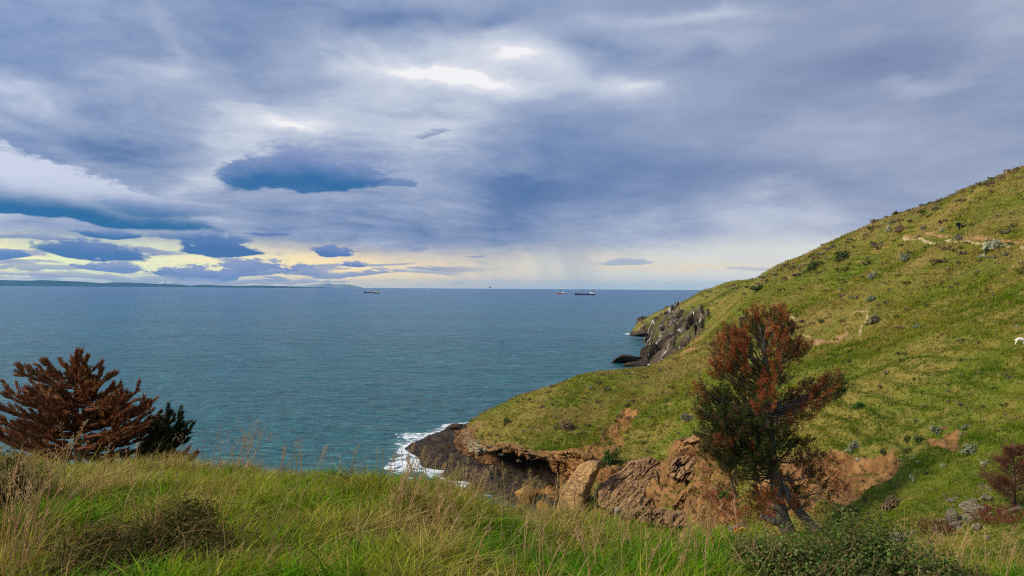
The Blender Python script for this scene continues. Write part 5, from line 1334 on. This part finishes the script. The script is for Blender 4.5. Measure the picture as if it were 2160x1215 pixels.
GL = [(0.045, 0.100, 0.016), (0.080, 0.150, 0.026), (0.12, 0.165, 0.038), (0.14, 0.12, 0.045), (0.03, 0.06, 0.012), (0.19, 0.20, 0.07)]
bush('dark olive scrubby bush low in the grass below the brown cypress', 360, 5.1, .72, .46, .6, 24000, .024, OL, 40, 71, -.02)
bush('dark low bush spilling down to the lower left of the grass', 200, 4.7, .50, .36, .4, 9000, .022, OL, 30, 72, -.05)
bush('dark brown scrub rising at the left edge beside the cypress', -8, 6.6, .45, .66, .5, 9000, .026, OL, 50, 73, -.05)
bush('small dark dry bush in the middle of the grass bank crest', 850, 7.4, .18, .24, .2, 900, .015, [(0.16, 0.10, 0.05), (0.22, 0.14, 0.07), (0.11, 0.075, 0.035)], 40, 74, 0, (0.27, 0.17, 0.09))
bush('large tangled green bramble bush at the bottom right of the bank', 1800, 5.6, .98, .72, .72, 42000, .026, GL, 130, 75, -.08, (0.20, 0.13, 0.07), clump=44)
bush('left shoulder of bramble with tan twigs next to the graffiti', 1625, 5.8, .46, .52, .45, 15000, .024, GL + OL, 70, 76, -.04, (0.26, 0.19, 0.09))
bush('darker low bramble trailing off to the right corner', 2030, 5.8, .55, .42, .5, 13000, .024, GL + OL, 60, 77, -.10, (0.22, 0.15, 0.09))
bush('spiky dark green rush tuft on the crest of the grass bank', 720, 8.4, .16, .26, .16, 700, .03, GL, 20, 78)

# ------------------------------------------------------------------ wind shorn cypress at the left
def build_cypress(name, label, px, D, segs, seed, cols, cat='cypress', dens=1.0):
    """segs: branch lines as photo pixels with a depth offset; each is a whip clothed in pointed scale sprays"""
    r = np.random.default_rng(seed)
    rx, _z = ray(px, 1000); base = np.array([rx * D, D, float(bank_z(rx * D, D)) - .1])
    t = thing(name, label, cat, base)
    W = lambda a, b, dy: P(a, b, D + dy) - base
    f = Soup(); br = []
    def whip(pts, r0, lvl):
        n = len(pts); L = np.linalg.norm(np.diff(pts, axis=0), axis=1).sum()
        br.append((pts, r0))
        m = int((230 if lvl == 0 else 150) * L * dens) + 16
        k = r.uniform(.12, 1, m) ** .8 * (n - 1); i = np.clip(k.astype(int), 0, n - 2); fr = (k - i)[:, None]
        c = pts[i] * (1 - fr) + pts[i + 1] * fr; dr = pts[i + 1] - pts[i]; dr /= np.linalg.norm(dr, axis=1)[:, None]
        w = (1 - .55 * k / (n - 1))[:, None]
        off = r.normal(size=(m, 3)); off -= (off * dr).sum(1)[:, None] * dr; off /= np.linalg.norm(off, axis=1)[:, None]
        c = c + off * .022 * w
        ax = dr * 1.0 + off * .42 + np.array([0, 0, .18]); ax /= np.linalg.norm(ax, axis=1)[:, None]
        sd = np.cross(ax, r.normal(size=(m, 3))); sd /= np.linalg.norm(sd, axis=1)[:, None]; sd2 = np.cross(ax, sd)
        ln = r.uniform(.045, .11, (m, 1)) * (.5 + .5 * w); wd = r.uniform(.012, .020, (m, 1))
        V = np.stack([c - sd * wd * .5, c + sd * wd * .5, c + sd2 * wd * .6, c + ax * ln], 1).reshape(-1, 3)
        o = np.arange(m) * 4; F = np.concatenate([np.stack([o, o + 1, o + 3], -1), np.stack([o + 1, o + 2, o + 3], -1), np.stack([o + 2, o, o + 3], -1)])
        cc = np.array(cols)[r.integers(0, len(cols), m)] * r.uniform(.65, 1.35, (m, 1))
        f.add(V, F, col=np.repeat(cc, 4, 0))
        f.tube(pts, np.linspace(r0 * 1.1, .004, n), 5, cap=True, col=np.array(cols[2]) * .8)
    for (a, b, sag, dy, sub) in segs:
        p, q = W(*a, dy[0]), W(*b, dy[1]); L = np.linalg.norm(q - p); tt = np.linspace(0, 1, 12)[:, None]
        mid = (p + q) / 2 + np.array([0, 0, -sag * L]) ; pts = (1 - tt) ** 2 * p + 2 * tt * (1 - tt) * mid + tt ** 2 * q
        pts[1:-1] += r.normal(0, .012, (10, 3)); whip(pts, .012 + .016 * L, 0)
        for _ in range(sub):
            i = int(r.integers(3, 11)); d = pts[min(i + 1, 11)] - pts[i - 1]; d /= np.linalg.norm(d)
            e = d * .9 + r.normal(0, .34, 3) + np.array([0, 0, .34]); e /= np.linalg.norm(e); l = r.uniform(.12, .28) * min(L, 1.2)
            ss = np.linspace(0, 1, 6)[:, None]; sp = pts[i] + ss * l * e + ss ** 2 * np.array([0, 0, .10 * l]); whip(sp, .010, 1)
    f.build('foliage', M_LEAF, t, False)
    s = Soup()
    top = W(160, 770, 0); s.tube(np.array([[0, 0, -.2], (top) * .35 + [.05, 0, 0], top * .7, top]), [.11, .085, .05, .015], 9) if name == 'cypress_tree' else s.tube(np.array([[0, 0, -.2], [.1, 0, .3], [.25, 0, .6]]), [.06, .05, .03], 8)
    s.build('trunk', M_BARKB, t)
    return t
def cyp_segs():
    r = np.random.default_rng(81); S = []
    T = lambda py: (160 + (py - 760) * .02, py)
    # outline whips seen in the photograph: root, tip
    main = [((160, 810), (172, 744), .02), ((160, 815), (150, 752), .02), ((162, 815), (178, 758), .05), ((160, 830), (140, 770), .05), ((160, 840), (190, 775), .08), ((160, 800), (162, 742), 0), ((160, 800), (186, 750), 0), ((158, 805), (128, 758), .1), ((160, 800), (182, 772), .1), ((152, 805), (86, 760), .14), ((150, 808), (74, 768), .12), ((152, 818), (32, 782), .12), ((150, 815), (56, 778), .12),
            ((175, 822), (250, 784), .12), ((170, 850), (254, 812), .10), ((172, 868), (256, 824), .10), ((150, 840), (46, 818), .12), ((150, 850), (36, 834), .12), ((150, 862), (2, 830), .14), ((150, 880), (-20, 856), .14), ((150, 900), (-30, 872), .14), ((150, 915), (-40, 900), .12),
            ((185, 890), (250, 850), .1), ((190, 900), (306, 850), .13), ((195, 905), (312, 862), .12), ((200, 918), (326, 862), .12), ((200, 930), (340, 884), .12), ((205, 935), (338, 900), .1), ((180, 905), (290, 872), .1), ((170, 880), (228, 838), .1), ((165, 850), (200, 806), .1), ((165, 835), (196, 798), .1),
            ((150, 870), (70, 846), .1), ((150, 890), (50, 872), .1), ((150, 905), (30, 892), .1), ((155, 920), (80, 905), .1), ((155, 940), (20, 930), .08), ((155, 950), (60, 945), .06), ((165, 860), (215, 828), .1), ((180, 930), (270, 905), .1), ((190, 950), (310, 925), .08), ((200, 960), (330, 945), .06), ((150, 830), (90, 812), .1), ((165, 880), (250, 866), .08)]
    for a, b, sg in main:
        dy = r.uniform(-.5, .5); S.append((a, b, sg, (dy * .2, dy), int(r.integers(4, 8))))
    for _ in range(52):
        py = r.uniform(830, 965); w = 30 + (py - 760) * .95; sgn = r.choice([-1, 1]); L = w * r.uniform(.35, .95)
        dy = r.normal(0, .75); S.append(((165 + sgn * r.uniform(0, 40), py + 15), (165 + sgn * (20 + L), py - L * r.uniform(.12, .40)), .10, (dy * .5, dy), 3))
    for _ in range(16):
        sgn = r.choice([-1, 1]); S.append(((165 + sgn * r.uniform(0, 60), r.uniform(965, 990)), (165 + sgn * r.uniform(60, 190), r.uniform(945, 985)), .05, (0, r.normal(0, .5)), 3))
    for _ in range(26):
        py = r.uniform(805, 960); sgn = r.choice([-1, 1]); L = r.uniform(18, 60); S.append(((160 + r.uniform(-14, 14), py + 12), (160 + sgn * L, py - L * r.uniform(.2, .9)), .08, (-.1, -r.uniform(.15, .7)), 3))
    return S
DEAD = [(0.28, 0.10, 0.045), (0.40, 0.16, 0.07), (0.20, 0.075, 0.038), (0.46, 0.21, 0.09), (0.22, 0.16, 0.055)]
CYP = build_cypress('cypress_tree', 'wind swept red brown dead cypress on the bank against the sea', 165, 12.4, cyp_segs(), 82, DEAD)
def cyp_green():
    r = np.random.default_rng(83); S = []
    tips = [(358, 870), (368, 872), (388, 878), (386, 898), (402, 912), (384, 920), (350, 888), (338, 880), (376, 935), (395, 928), (362, 950), (330, 905), (345, 925)]
    for b in tips:
        dy = r.uniform(-.3, .3); S.append(((300 + r.uniform(-10, 20), 965), b, .12, (0, dy), 8))
    for _ in range(26):
        S.append(((300 + r.uniform(-20, 30), 975), (r.uniform(310, 380), r.uniform(905, 965)), .1, (0, r.normal(0, .35)), 5))
    return S
build_cypress('young_cypress', 'small dark green cypress leaning out right of the brown cypress', 300, 11.8, cyp_green(), 84, [(0.022, 0.040, 0.014), (0.035, 0.062, 0.018), (0.055, 0.075, 0.022), (0.08, 0.06, 0.03)], 'cypress')
build_cypress('dead_cypress_sprig', 'two short red brown cypress tips poking over the grass by the green cypress', 380, 11.4, [((352, 985), (400, 944), .1, (0, 0), 6), ((385, 985), (416, 952), .1, (0, .1), 5), ((340, 990), (392, 958), .1, (0, -.1), 5)], 85, DEAD, 'cypress sprig')

# ------------------------------------------------------------------ ships, bird, far hills, sheep, sign, painted block
def paint(name, col, rough=0.5): return flat_mat(name, col, rough, 0.12, 0.6)
M_NAVY = paint('navy_paint', (0.022, 0.022, 0.045)); M_WHITE = paint('white_paint', (0.78, 0.78, 0.76)); M_RED = paint('red_paint', (0.42, 0.055, 0.02))
M_BUFF = paint('buff_paint', (0.55, 0.46, 0.27)); M_STEEL = paint('dark_steel', (0.05, 0.055, 0.065)); M_BLACK = paint('black_paint', (0.012, 0.012, 0.014)); M_DECK = paint('deck_grey', (0.16, 0.15, 0.16))
M_BOOT = paint('boot_top', (0.30, 0.10, 0.09))
def hull(parent, L, B, Dp, mat, sheer=1.6, band=None, name='hull'):
    n, m = 30, 9; V = []
    for i in range(n):
        t = i / (n - 1); x = (t - .5) * L
        w = B / 2 * (1 - max(0, (t - .78) / .22) ** 2.0) * (1 - .25 * max(0, (.10 - t) / .10) ** 2)
        sh = sheer * max(0, (t - .72) / .28) ** 1.6 + .4 * max(0, (.25 - t) / .25)
        for j in range(m):
            s = j / (m - 1); z = -1.5 + (Dp + sh + 1.5) * s
            xx = x + (1.8 * s * max(0, (t - .8) / .2)); V.append((xx, -w * (.8 + .2 * s ** .5), z))
        for j in range(m):
            s = 1 - j / (m - 1); z = -1.5 + (Dp + sh + 1.5) * s
            xx = x + (1.8 * s * max(0, (t - .8) / .2)); V.append((xx, w * (.8 + .2 * s ** .5), z))
    k = 2 * m; F = []
    for i in range(n - 1):
        for j in range(k): F.append((i * k + j, (i + 1) * k + j, (i + 1) * k + (j + 1) % k, i * k + (j + 1) % k))
    V = np.array(V); F3 = []
    for e, fl in ((0, 1), (n - 1, -1)):
        c = len(V); V = np.vstack([V, V[e * k:(e + 1) * k].mean(0)])
        for j in range(k): F3.append((c, e * k + j, e * k + (j + 1) % k)[::fl])
    return mesh_np(name, V, [np.array(F), np.array(F3)], mat, parent, None, False)
def boxes(name, parent, mat, items):
    s = Soup()
    for c, z in items: s.box(c, z)
    return s.build(name, mat, parent, False)
def tubes(name, parent, mat, items):
    for a, b, r0 in items:
        s = Soup(); s.tube(np.array([a, b], float), [r0, r0 * .7], 6); o = s.build(name, mat, parent, False)
    return o
def on_sea(px, py):
    rx, rz = ray(px, py); D = -H / rz; return np.array([rx * D, D, 0.0])
def ship_one():
    p = on_sea(784, 619.0); L = 32 / FPX * p[1]; k = L / 74
    t = thing('cargo_ship', 'dark hulled cargo ship with white bridge aft, leftmost ship on the horizon', 'ship', p, rot=(0, 0, math.pi))
    t.scale = (k,) * 3
    hull(t, 74, 13, 5.2, M_NAVY); boxes('waterline_band', t, M_WHITE, [((10, 0, .55), (40, 12.86, 1.3))])
    sup = boxes('superstructure', t, M_WHITE, [((-25, 0, 7.4), (19, 11.6, 5)), ((-22.5, 0, 11.5), (12, 10, 3.6)), ((-21, 0, 14.6), (9, 12.5, 2.8))])
    boxes('window', sup, M_STEEL, [((-16.45, 0, 14.8), (.25, 11, 1.0)), ((-20.5, 6.3, 14.8), (5, .25, 1.0)), ((-22.5, 5.06, 10.6), (7, .25, .8)), ((-21, -6.3, 14.8), (5, .25, 1.0))])
    boxes('funnel', t, M_BLACK, [((-28.5, 0, 13), (4.4, 4.6, 8))])
    [boxes('hatch_cover', t, M_DECK, [((2 + i * 12, 0, 6.1), (10, 9, 1.6))]) for i in range(-1, 2)]
    tubes('mast', t, M_STEEL, [((-21, 0, 14), (-21, 0, 20), .3), ((31, 0, 6), (31, 0, 13), .35)]); boxes('forecastle', t, M_NAVY, [((29, 0, 6.6), (9, 7, 1.6))])
    tubes('derrick', t, M_WHITE, [((8, 0, 6), (8, 0, 14), .4), ((8, 0, 13.5), (-2, 0, 10), .25), ((-4, 0, 6), (-4, 0, 12.5), .4)])
def ship_two():
    p = on_sea(1183, 620.3); L = 19 / FPX * p[1]; k = L / 44
    t = thing('fishing_vessel', 'small orange red vessel with white wheelhouse beside the larger dark ship', 'vessel', p, rot=(0, 0, math.pi)); t.scale = (k,) * 3
    hull(t, 44, 10, 4.0, M_RED, 2.2); boxes('waterline_band', t, M_BOOT, [((0, 0, .2), (38, 9.8, .8))])
    sup = boxes('wheelhouse', t, M_WHITE, [((-11, 0, 6.8), (17, 8, 5)), ((-11, 0, 10.3), (9, 7, 2.6))]); boxes('window', sup, M_STEEL, [((-6.4, 0, 10.6), (.25, 6.2, 1)), ((-11, 3.56, 10.6), (7, .2, 1))])
    boxes('deck_gear', t, M_DECK, [((8, 0, 5), (10, 6, 1.6)), ((1, 0, 5.2), (2, 5, 2))]); tubes('mast', t, M_WHITE, [((-11, 0, 11), (-11, 0, 17), .3), ((18, 0, 5.5), (18, 0, 11.5), .35), ((18, 0, 8), (6, 0, 10), .2)])
def ship_three():
    p = on_sea(1234, 622.5); L = 43 / FPX * p[1]; k = L / 104
    t = thing('bulk_carrier', 'long dark blue ship with tall crane mast amidships, rightmost ship at sea', 'ship', p, rot=(0, 0, math.pi)); t.scale = (k,) * 3
    hull(t, 104, 16, 6.5, M_NAVY, 2.2); boxes('waterline_band', t, M_BOOT, [((0, 0, .2), (96, 15.8, .7))])
    sup = boxes('superstructure', t, M_WHITE, [((-37, 0, 9.5), (22, 14, 5)), ((-33, 0, 13.5), (10, 12.5, 4)), ((-41, 0, 14), (7, 9, 5))]); boxes('upper_bridge', t, M_BUFF, [((-37, 0, 17.6), (13, 11, 3.4))])
    boxes('window', sup, M_STEEL, [((-30.4, 0, 17.9), (.25, 10, 1.2)), ((-37, 5.56, 17.9), (11, .2, 1.2)), ((-33, 6.32, 13.8), (8, .2, .9))]); boxes('funnel', t, M_STEEL, [((-42, 0, 21), (4.5, 4.5, 6))])
    [boxes('hatch_cover', t, M_DECK, [((-14 + i * 15, 0, 8), (12.5, 11, 2))]) for i in range(5)]; tubes('crane_mast', t, M_STEEL, [((14, 0, 7), (14, 0, 33), .9), ((14, 0, 31), (21, 0, 20), .4), ((14, 0, 22), (8, 0, 27), .35)]); tubes('derrick', t, M_WHITE, [((-6, 0, 8), (-6, 0, 16), .45), ((-16, 0, 8), (-16, 0, 17), .45), ((30, 0, 8), (30, 0, 15), .4)])
    boxes('forecastle', t, M_NAVY, [((44, 0, 8.8), (11, 9, 2.2))])
ship_one(); ship_two(); ship_three()
def bird():
    p = P(1034, 606.2, 160); t = thing('seabird', 'dark seabird gliding just above the horizon', 'bird', p)
    s = Soup(); s.tube(np.array([[-.28, 0, 0], [-.16, 0, .02], [0, 0, .03], [.16, 0, .02], [.27, 0, .03], [.34, 0, .015]]), [.02, .07, .09, .06, .04, .008], 8)
    for sg in (-1, 1):
        V = np.array([[.08, sg * .06, .04], [-.10, sg * .06, .03], [-.10, sg * .34, .14], [.07, sg * .34, .15], [-.16, sg * .72, .06], [-.02, sg * .66, .08]]); V2 = V - [0, 0, .015]
        s.add(np.vstack([V, V2]), np.array([[0, 1, 2, 3], [3, 2, 4, 5], [6, 9, 8, 7], [9, 11, 10, 8], [0, 3, 9, 6], [1, 7, 8, 2], [3, 5, 11, 9], [2, 8, 10, 4], [5, 4, 10, 11]]))
    s.build('body', M_STEEL, t)
bird()
def far_hills():
    def ridge(name, D, prof, mat, rough, depth):
        prof = np.array(prof, float); n = 700; px = np.linspace(prof[0, 0], prof[-1, 0], n); py = np.interp(px, prof[:, 0], prof[:, 1])
        rx, rz = ray(px, py); x = rx * D; zt = np.maximum(H + rz * D, 0.0)
        zt = np.maximum(zt * (1 + rough * fbm(x / 1500, x * 0, octv=5, gain=.6, seed=151)) , 0.5)
        rows = []
        for q, hh in ((-1, -.05), (-.72, .16), (-.45, .42), (-.2, .78), (0, 1), (.3, .8), (.8, .2), (1.2, -.05)):
            y = D + q * depth + depth * .12 * fbm(x / 2600, np.full(n, q * 3.), octv=4, seed=152)
            z = zt * hh * (1 + (.22 * fbm(x / 900, np.full(n, q * 4.), octv=4, seed=153) if 0 < hh < 1 else 0)) - (4 if hh < 0 else 0)
            rows.append(np.stack([x * y / D, y, z], -1))
        mesh_np(name, np.concatenate(rows), grid_faces(8, n), mat, None, None, True, 'structure')
    def f(N, b, pos):
        n = N.noise(pos, .0009, 6, .6); N.put(b.inputs['Base Color'], N.mix(N.mapr(n, .4, .6), (0.016, 0.048, 0.075), (0.030, 0.066, 0.085)))  # hill colour tinted blue, adding painted distance haze to the real volume
    def g(N, b, pos):
        x, y, z = N.sep(pos); n = N.noise(pos, .0012, 6, .65); m = N.mapr(z + (n - .5) * 200, 95, 150)
        N.put(b.inputs['Base Color'], N.mix(m, N.mix(N.mapr(n, .4, .6), (0.12, 0.15, 0.18), (0.22, 0.26, 0.30)), (0.42, 0.48, 0.55)))  # rock and snow paled to blue-grey, distance haze put into the colour
    m1, m2 = material('hazed_hill', f, 1, 0), material('hazed_snow_mountain', g, 1, 0)
    ridge('far_hills', 17500, [(-160, 591), (-60, 589.5), (0, 590.5), (60, 592), (90, 590.6), (140, 592.5), (175, 594), (215, 597), (240, 595.5), (290, 596.5), (330, 599), (370, 600), (400, 602.5), (430, 600.5), (460, 602), (500, 603), (540, 602), (580, 603), (620, 605), (660, 606), (720, 607)], m1, .05, 2200)
    ridge('snow_mountains', 23000, [(250, 603), (278, 598), (290, 594), (303, 596), (330, 599), (338, 596), (346, 593), (352, 596), (362, 594.5), (376, 598), (400, 602), (500, 604), (600, 603), (640, 603), (660, 600.5), (680, 599.5), (692, 597.5), (705, 600), (718, 598.5), (735, 600), (750, 603), (764, 606.3)], m2, .08, 1800)
far_hills()

# sheep grazing at the right edge of the picture
def sheep():
    p = hill_at(2153, 728); u = p[1] / FPX; hgt = 0.62; sc = hgt / 0.72
    t = thing('sheep', 'white sheep grazing on the green slope at the right edge', 'sheep', p, rot=(0, 0, -0.15)); t.scale = (sc,) * 3
    def fwool(N, b, pos):
        oc = E(N, N.new('ShaderNodeTexCoord').outputs['Object']); n = N.noise(oc, 22, 4, .6); N.put(b.inputs['Base Color'], N.mix(N.mapr(n, .35, .65), (0.58, 0.52, 0.42), (0.78, 0.73, 0.63))); bump(N, b, n, .8, .03)
    m = material('wool', fwool, .95, .05)
    me = bpy.data.meshes.new('body')
    # skeleton: x forward
    J = [((-.40, 0, .58), .15), ((-.22, 0, .60), .19), ((0, 0, .58), .205), ((.22, 0, .58), .18), ((.36, 0, .58), .14), ((.48, 0, .48), .095), ((.56, 0, .34), .085), ((.64, 0, .22), .065), ((.70, 0, .13), .042),
         ((-.38, .11, .46), .10), ((-.34, .12, .32), .055), ((-.42, .12, .20), .033), ((-.40, .12, .02), .026), ((-.38, -.11, .46), .10), ((-.44, -.12, .32), .055), ((-.50, -.12, .20), .033), ((-.47, -.12, .02), .026),
         ((.26, .10, .44), .08), ((.27, .11, .24), .036), ((.27, .11, .02), .026), ((.24, -.10, .44), .08), ((.20, -.11, .24), .036), ((.17, -.11, .02), .026),
         ((-.50, 0, .52), .05), ((-.53, 0, .38), .03), ((.52, .09, .36), .028), ((.50, .17, .33), .012), ((.52, -.09, .36), .028), ((.50, -.17, .33), .012)]
    Ed = [(0, 1), (1, 2), (2, 3), (3, 4), (4, 5), (5, 6), (6, 7), (7, 8), (0, 9), (9, 10), (10, 11), (11, 12), (0, 13), (13, 14), (14, 15), (15, 16), (3, 17), (17, 18), (18, 19), (3, 20), (20, 21), (21, 22), (0, 23), (23, 24), (6, 25), (25, 26), (6, 27), (27, 28)]
    me.from_pydata([j[0] for j in J], Ed, []); o = bpy.data.objects.new('body', me); COL.objects.link(o); o.parent = t; me.materials.append(m)
    sk = o.modifiers.new('skin', 'SKIN'); sk.use_smooth_shade = True
    for v, j in zip(me.skin_vertices[0].data, J): v.radius = (j[1], j[1])
    me.skin_vertices[0].data[0].use_root = True
    ss = o.modifiers.new('sub', 'SUBSURF'); ss.levels = ss.render_levels = 2
    s = Soup()
    for sg in (-1, 1): s = Soup(); s.box((.60, sg * .068, .285), (.022, .012, .018)); s.build('eye', M_BLACK, t)
sheep()
def track_sign():
    p = hill_at(2021, 488)
    t = thing('track_sign', 'small dark sign on a post beside the hillside track', 'sign', p)
    s = Soup(); s.box((.16, 0, .45), (.20, .14, 1.5)); s.build('post', M_BLACK, t, False)
    s = Soup(); s.box((0, -.10, 1.15), (.80, .05, .62)); s.build('sign_board', M_BLACK, t, False)
track_sign()
def graffiti():
    c = hill_at(1557, 1127); k = c[1] / 30.0; c = c + np.array([0, 0, .22 * k])
    t = thing('painted_block', 'concrete block painted with red and yellow graffiti behind the grass bank', 'graffiti', c); t.scale = (k,) * 3
    V, F = rock_mesh((.40, .28, .26), 97, 3, .05)
    mesh_np('block', V * [1, 1, 1], F, M_GREY, t)
    def ringed(name, cx, cz, rx, rz, th, mat, y, a0=0, a1=2 * math.pi):
        a = np.linspace(a0, a1, 30); q = np.c_[cx + rx * np.cos(a), np.full(30, y), cz + rz * np.sin(a)]
        s = Soup(); s.tube(q, th, 6); return s.build(name, mat, t)
    R_, Y_, C_ = paint('graffiti_red', (0.45, 0.03, 0.015)), paint('graffiti_yellow', (0.60, 0.38, 0.04)), paint('graffiti_cyan', (0.25, 0.55, 0.52))
    s = Soup(); s.box((0, -.34, 0), (.50, .04, .34)); s.build('painted_panel', R_, t, False)
    ringed('painted_line', .06, .0, .17, .15, .028, Y_, -.375, -1.9, 2.4); ringed('painted_line', -.16, -.02, .09, .08, .022, Y_, -.375); ringed('painted_line', .13, .0, .18, .19, .022, C_, -.370, -1.3, 1.1)
graffiti()

# ------------------------------------------------------------------ air: one even box of haze round everything under the sky
def haze():
    s = Soup(); s.box((0, 0, 136.0), (56000, 56000, 284.0))
    m = bpy.data.materials.new('haze'); m.use_nodes = True; m.node_tree.nodes.clear(); N = Net(m.node_tree)
    v = N.new('ShaderNodeVolumePrincipled'); v.inputs['Color'].default_value = (0.24, 0.56, 1.0, 1); v.inputs['Density'].default_value = 1.9e-5
    v.inputs['Anisotropy'].default_value = 0.2
    o = N.new('ShaderNodeOutputMaterial'); N.l.new(v.outputs[0], o.inputs['Volume'])
    ob = s.build('haze', m, None, False, 'stuff'); ob['label'] = 'thin blue sea haze'
haze()
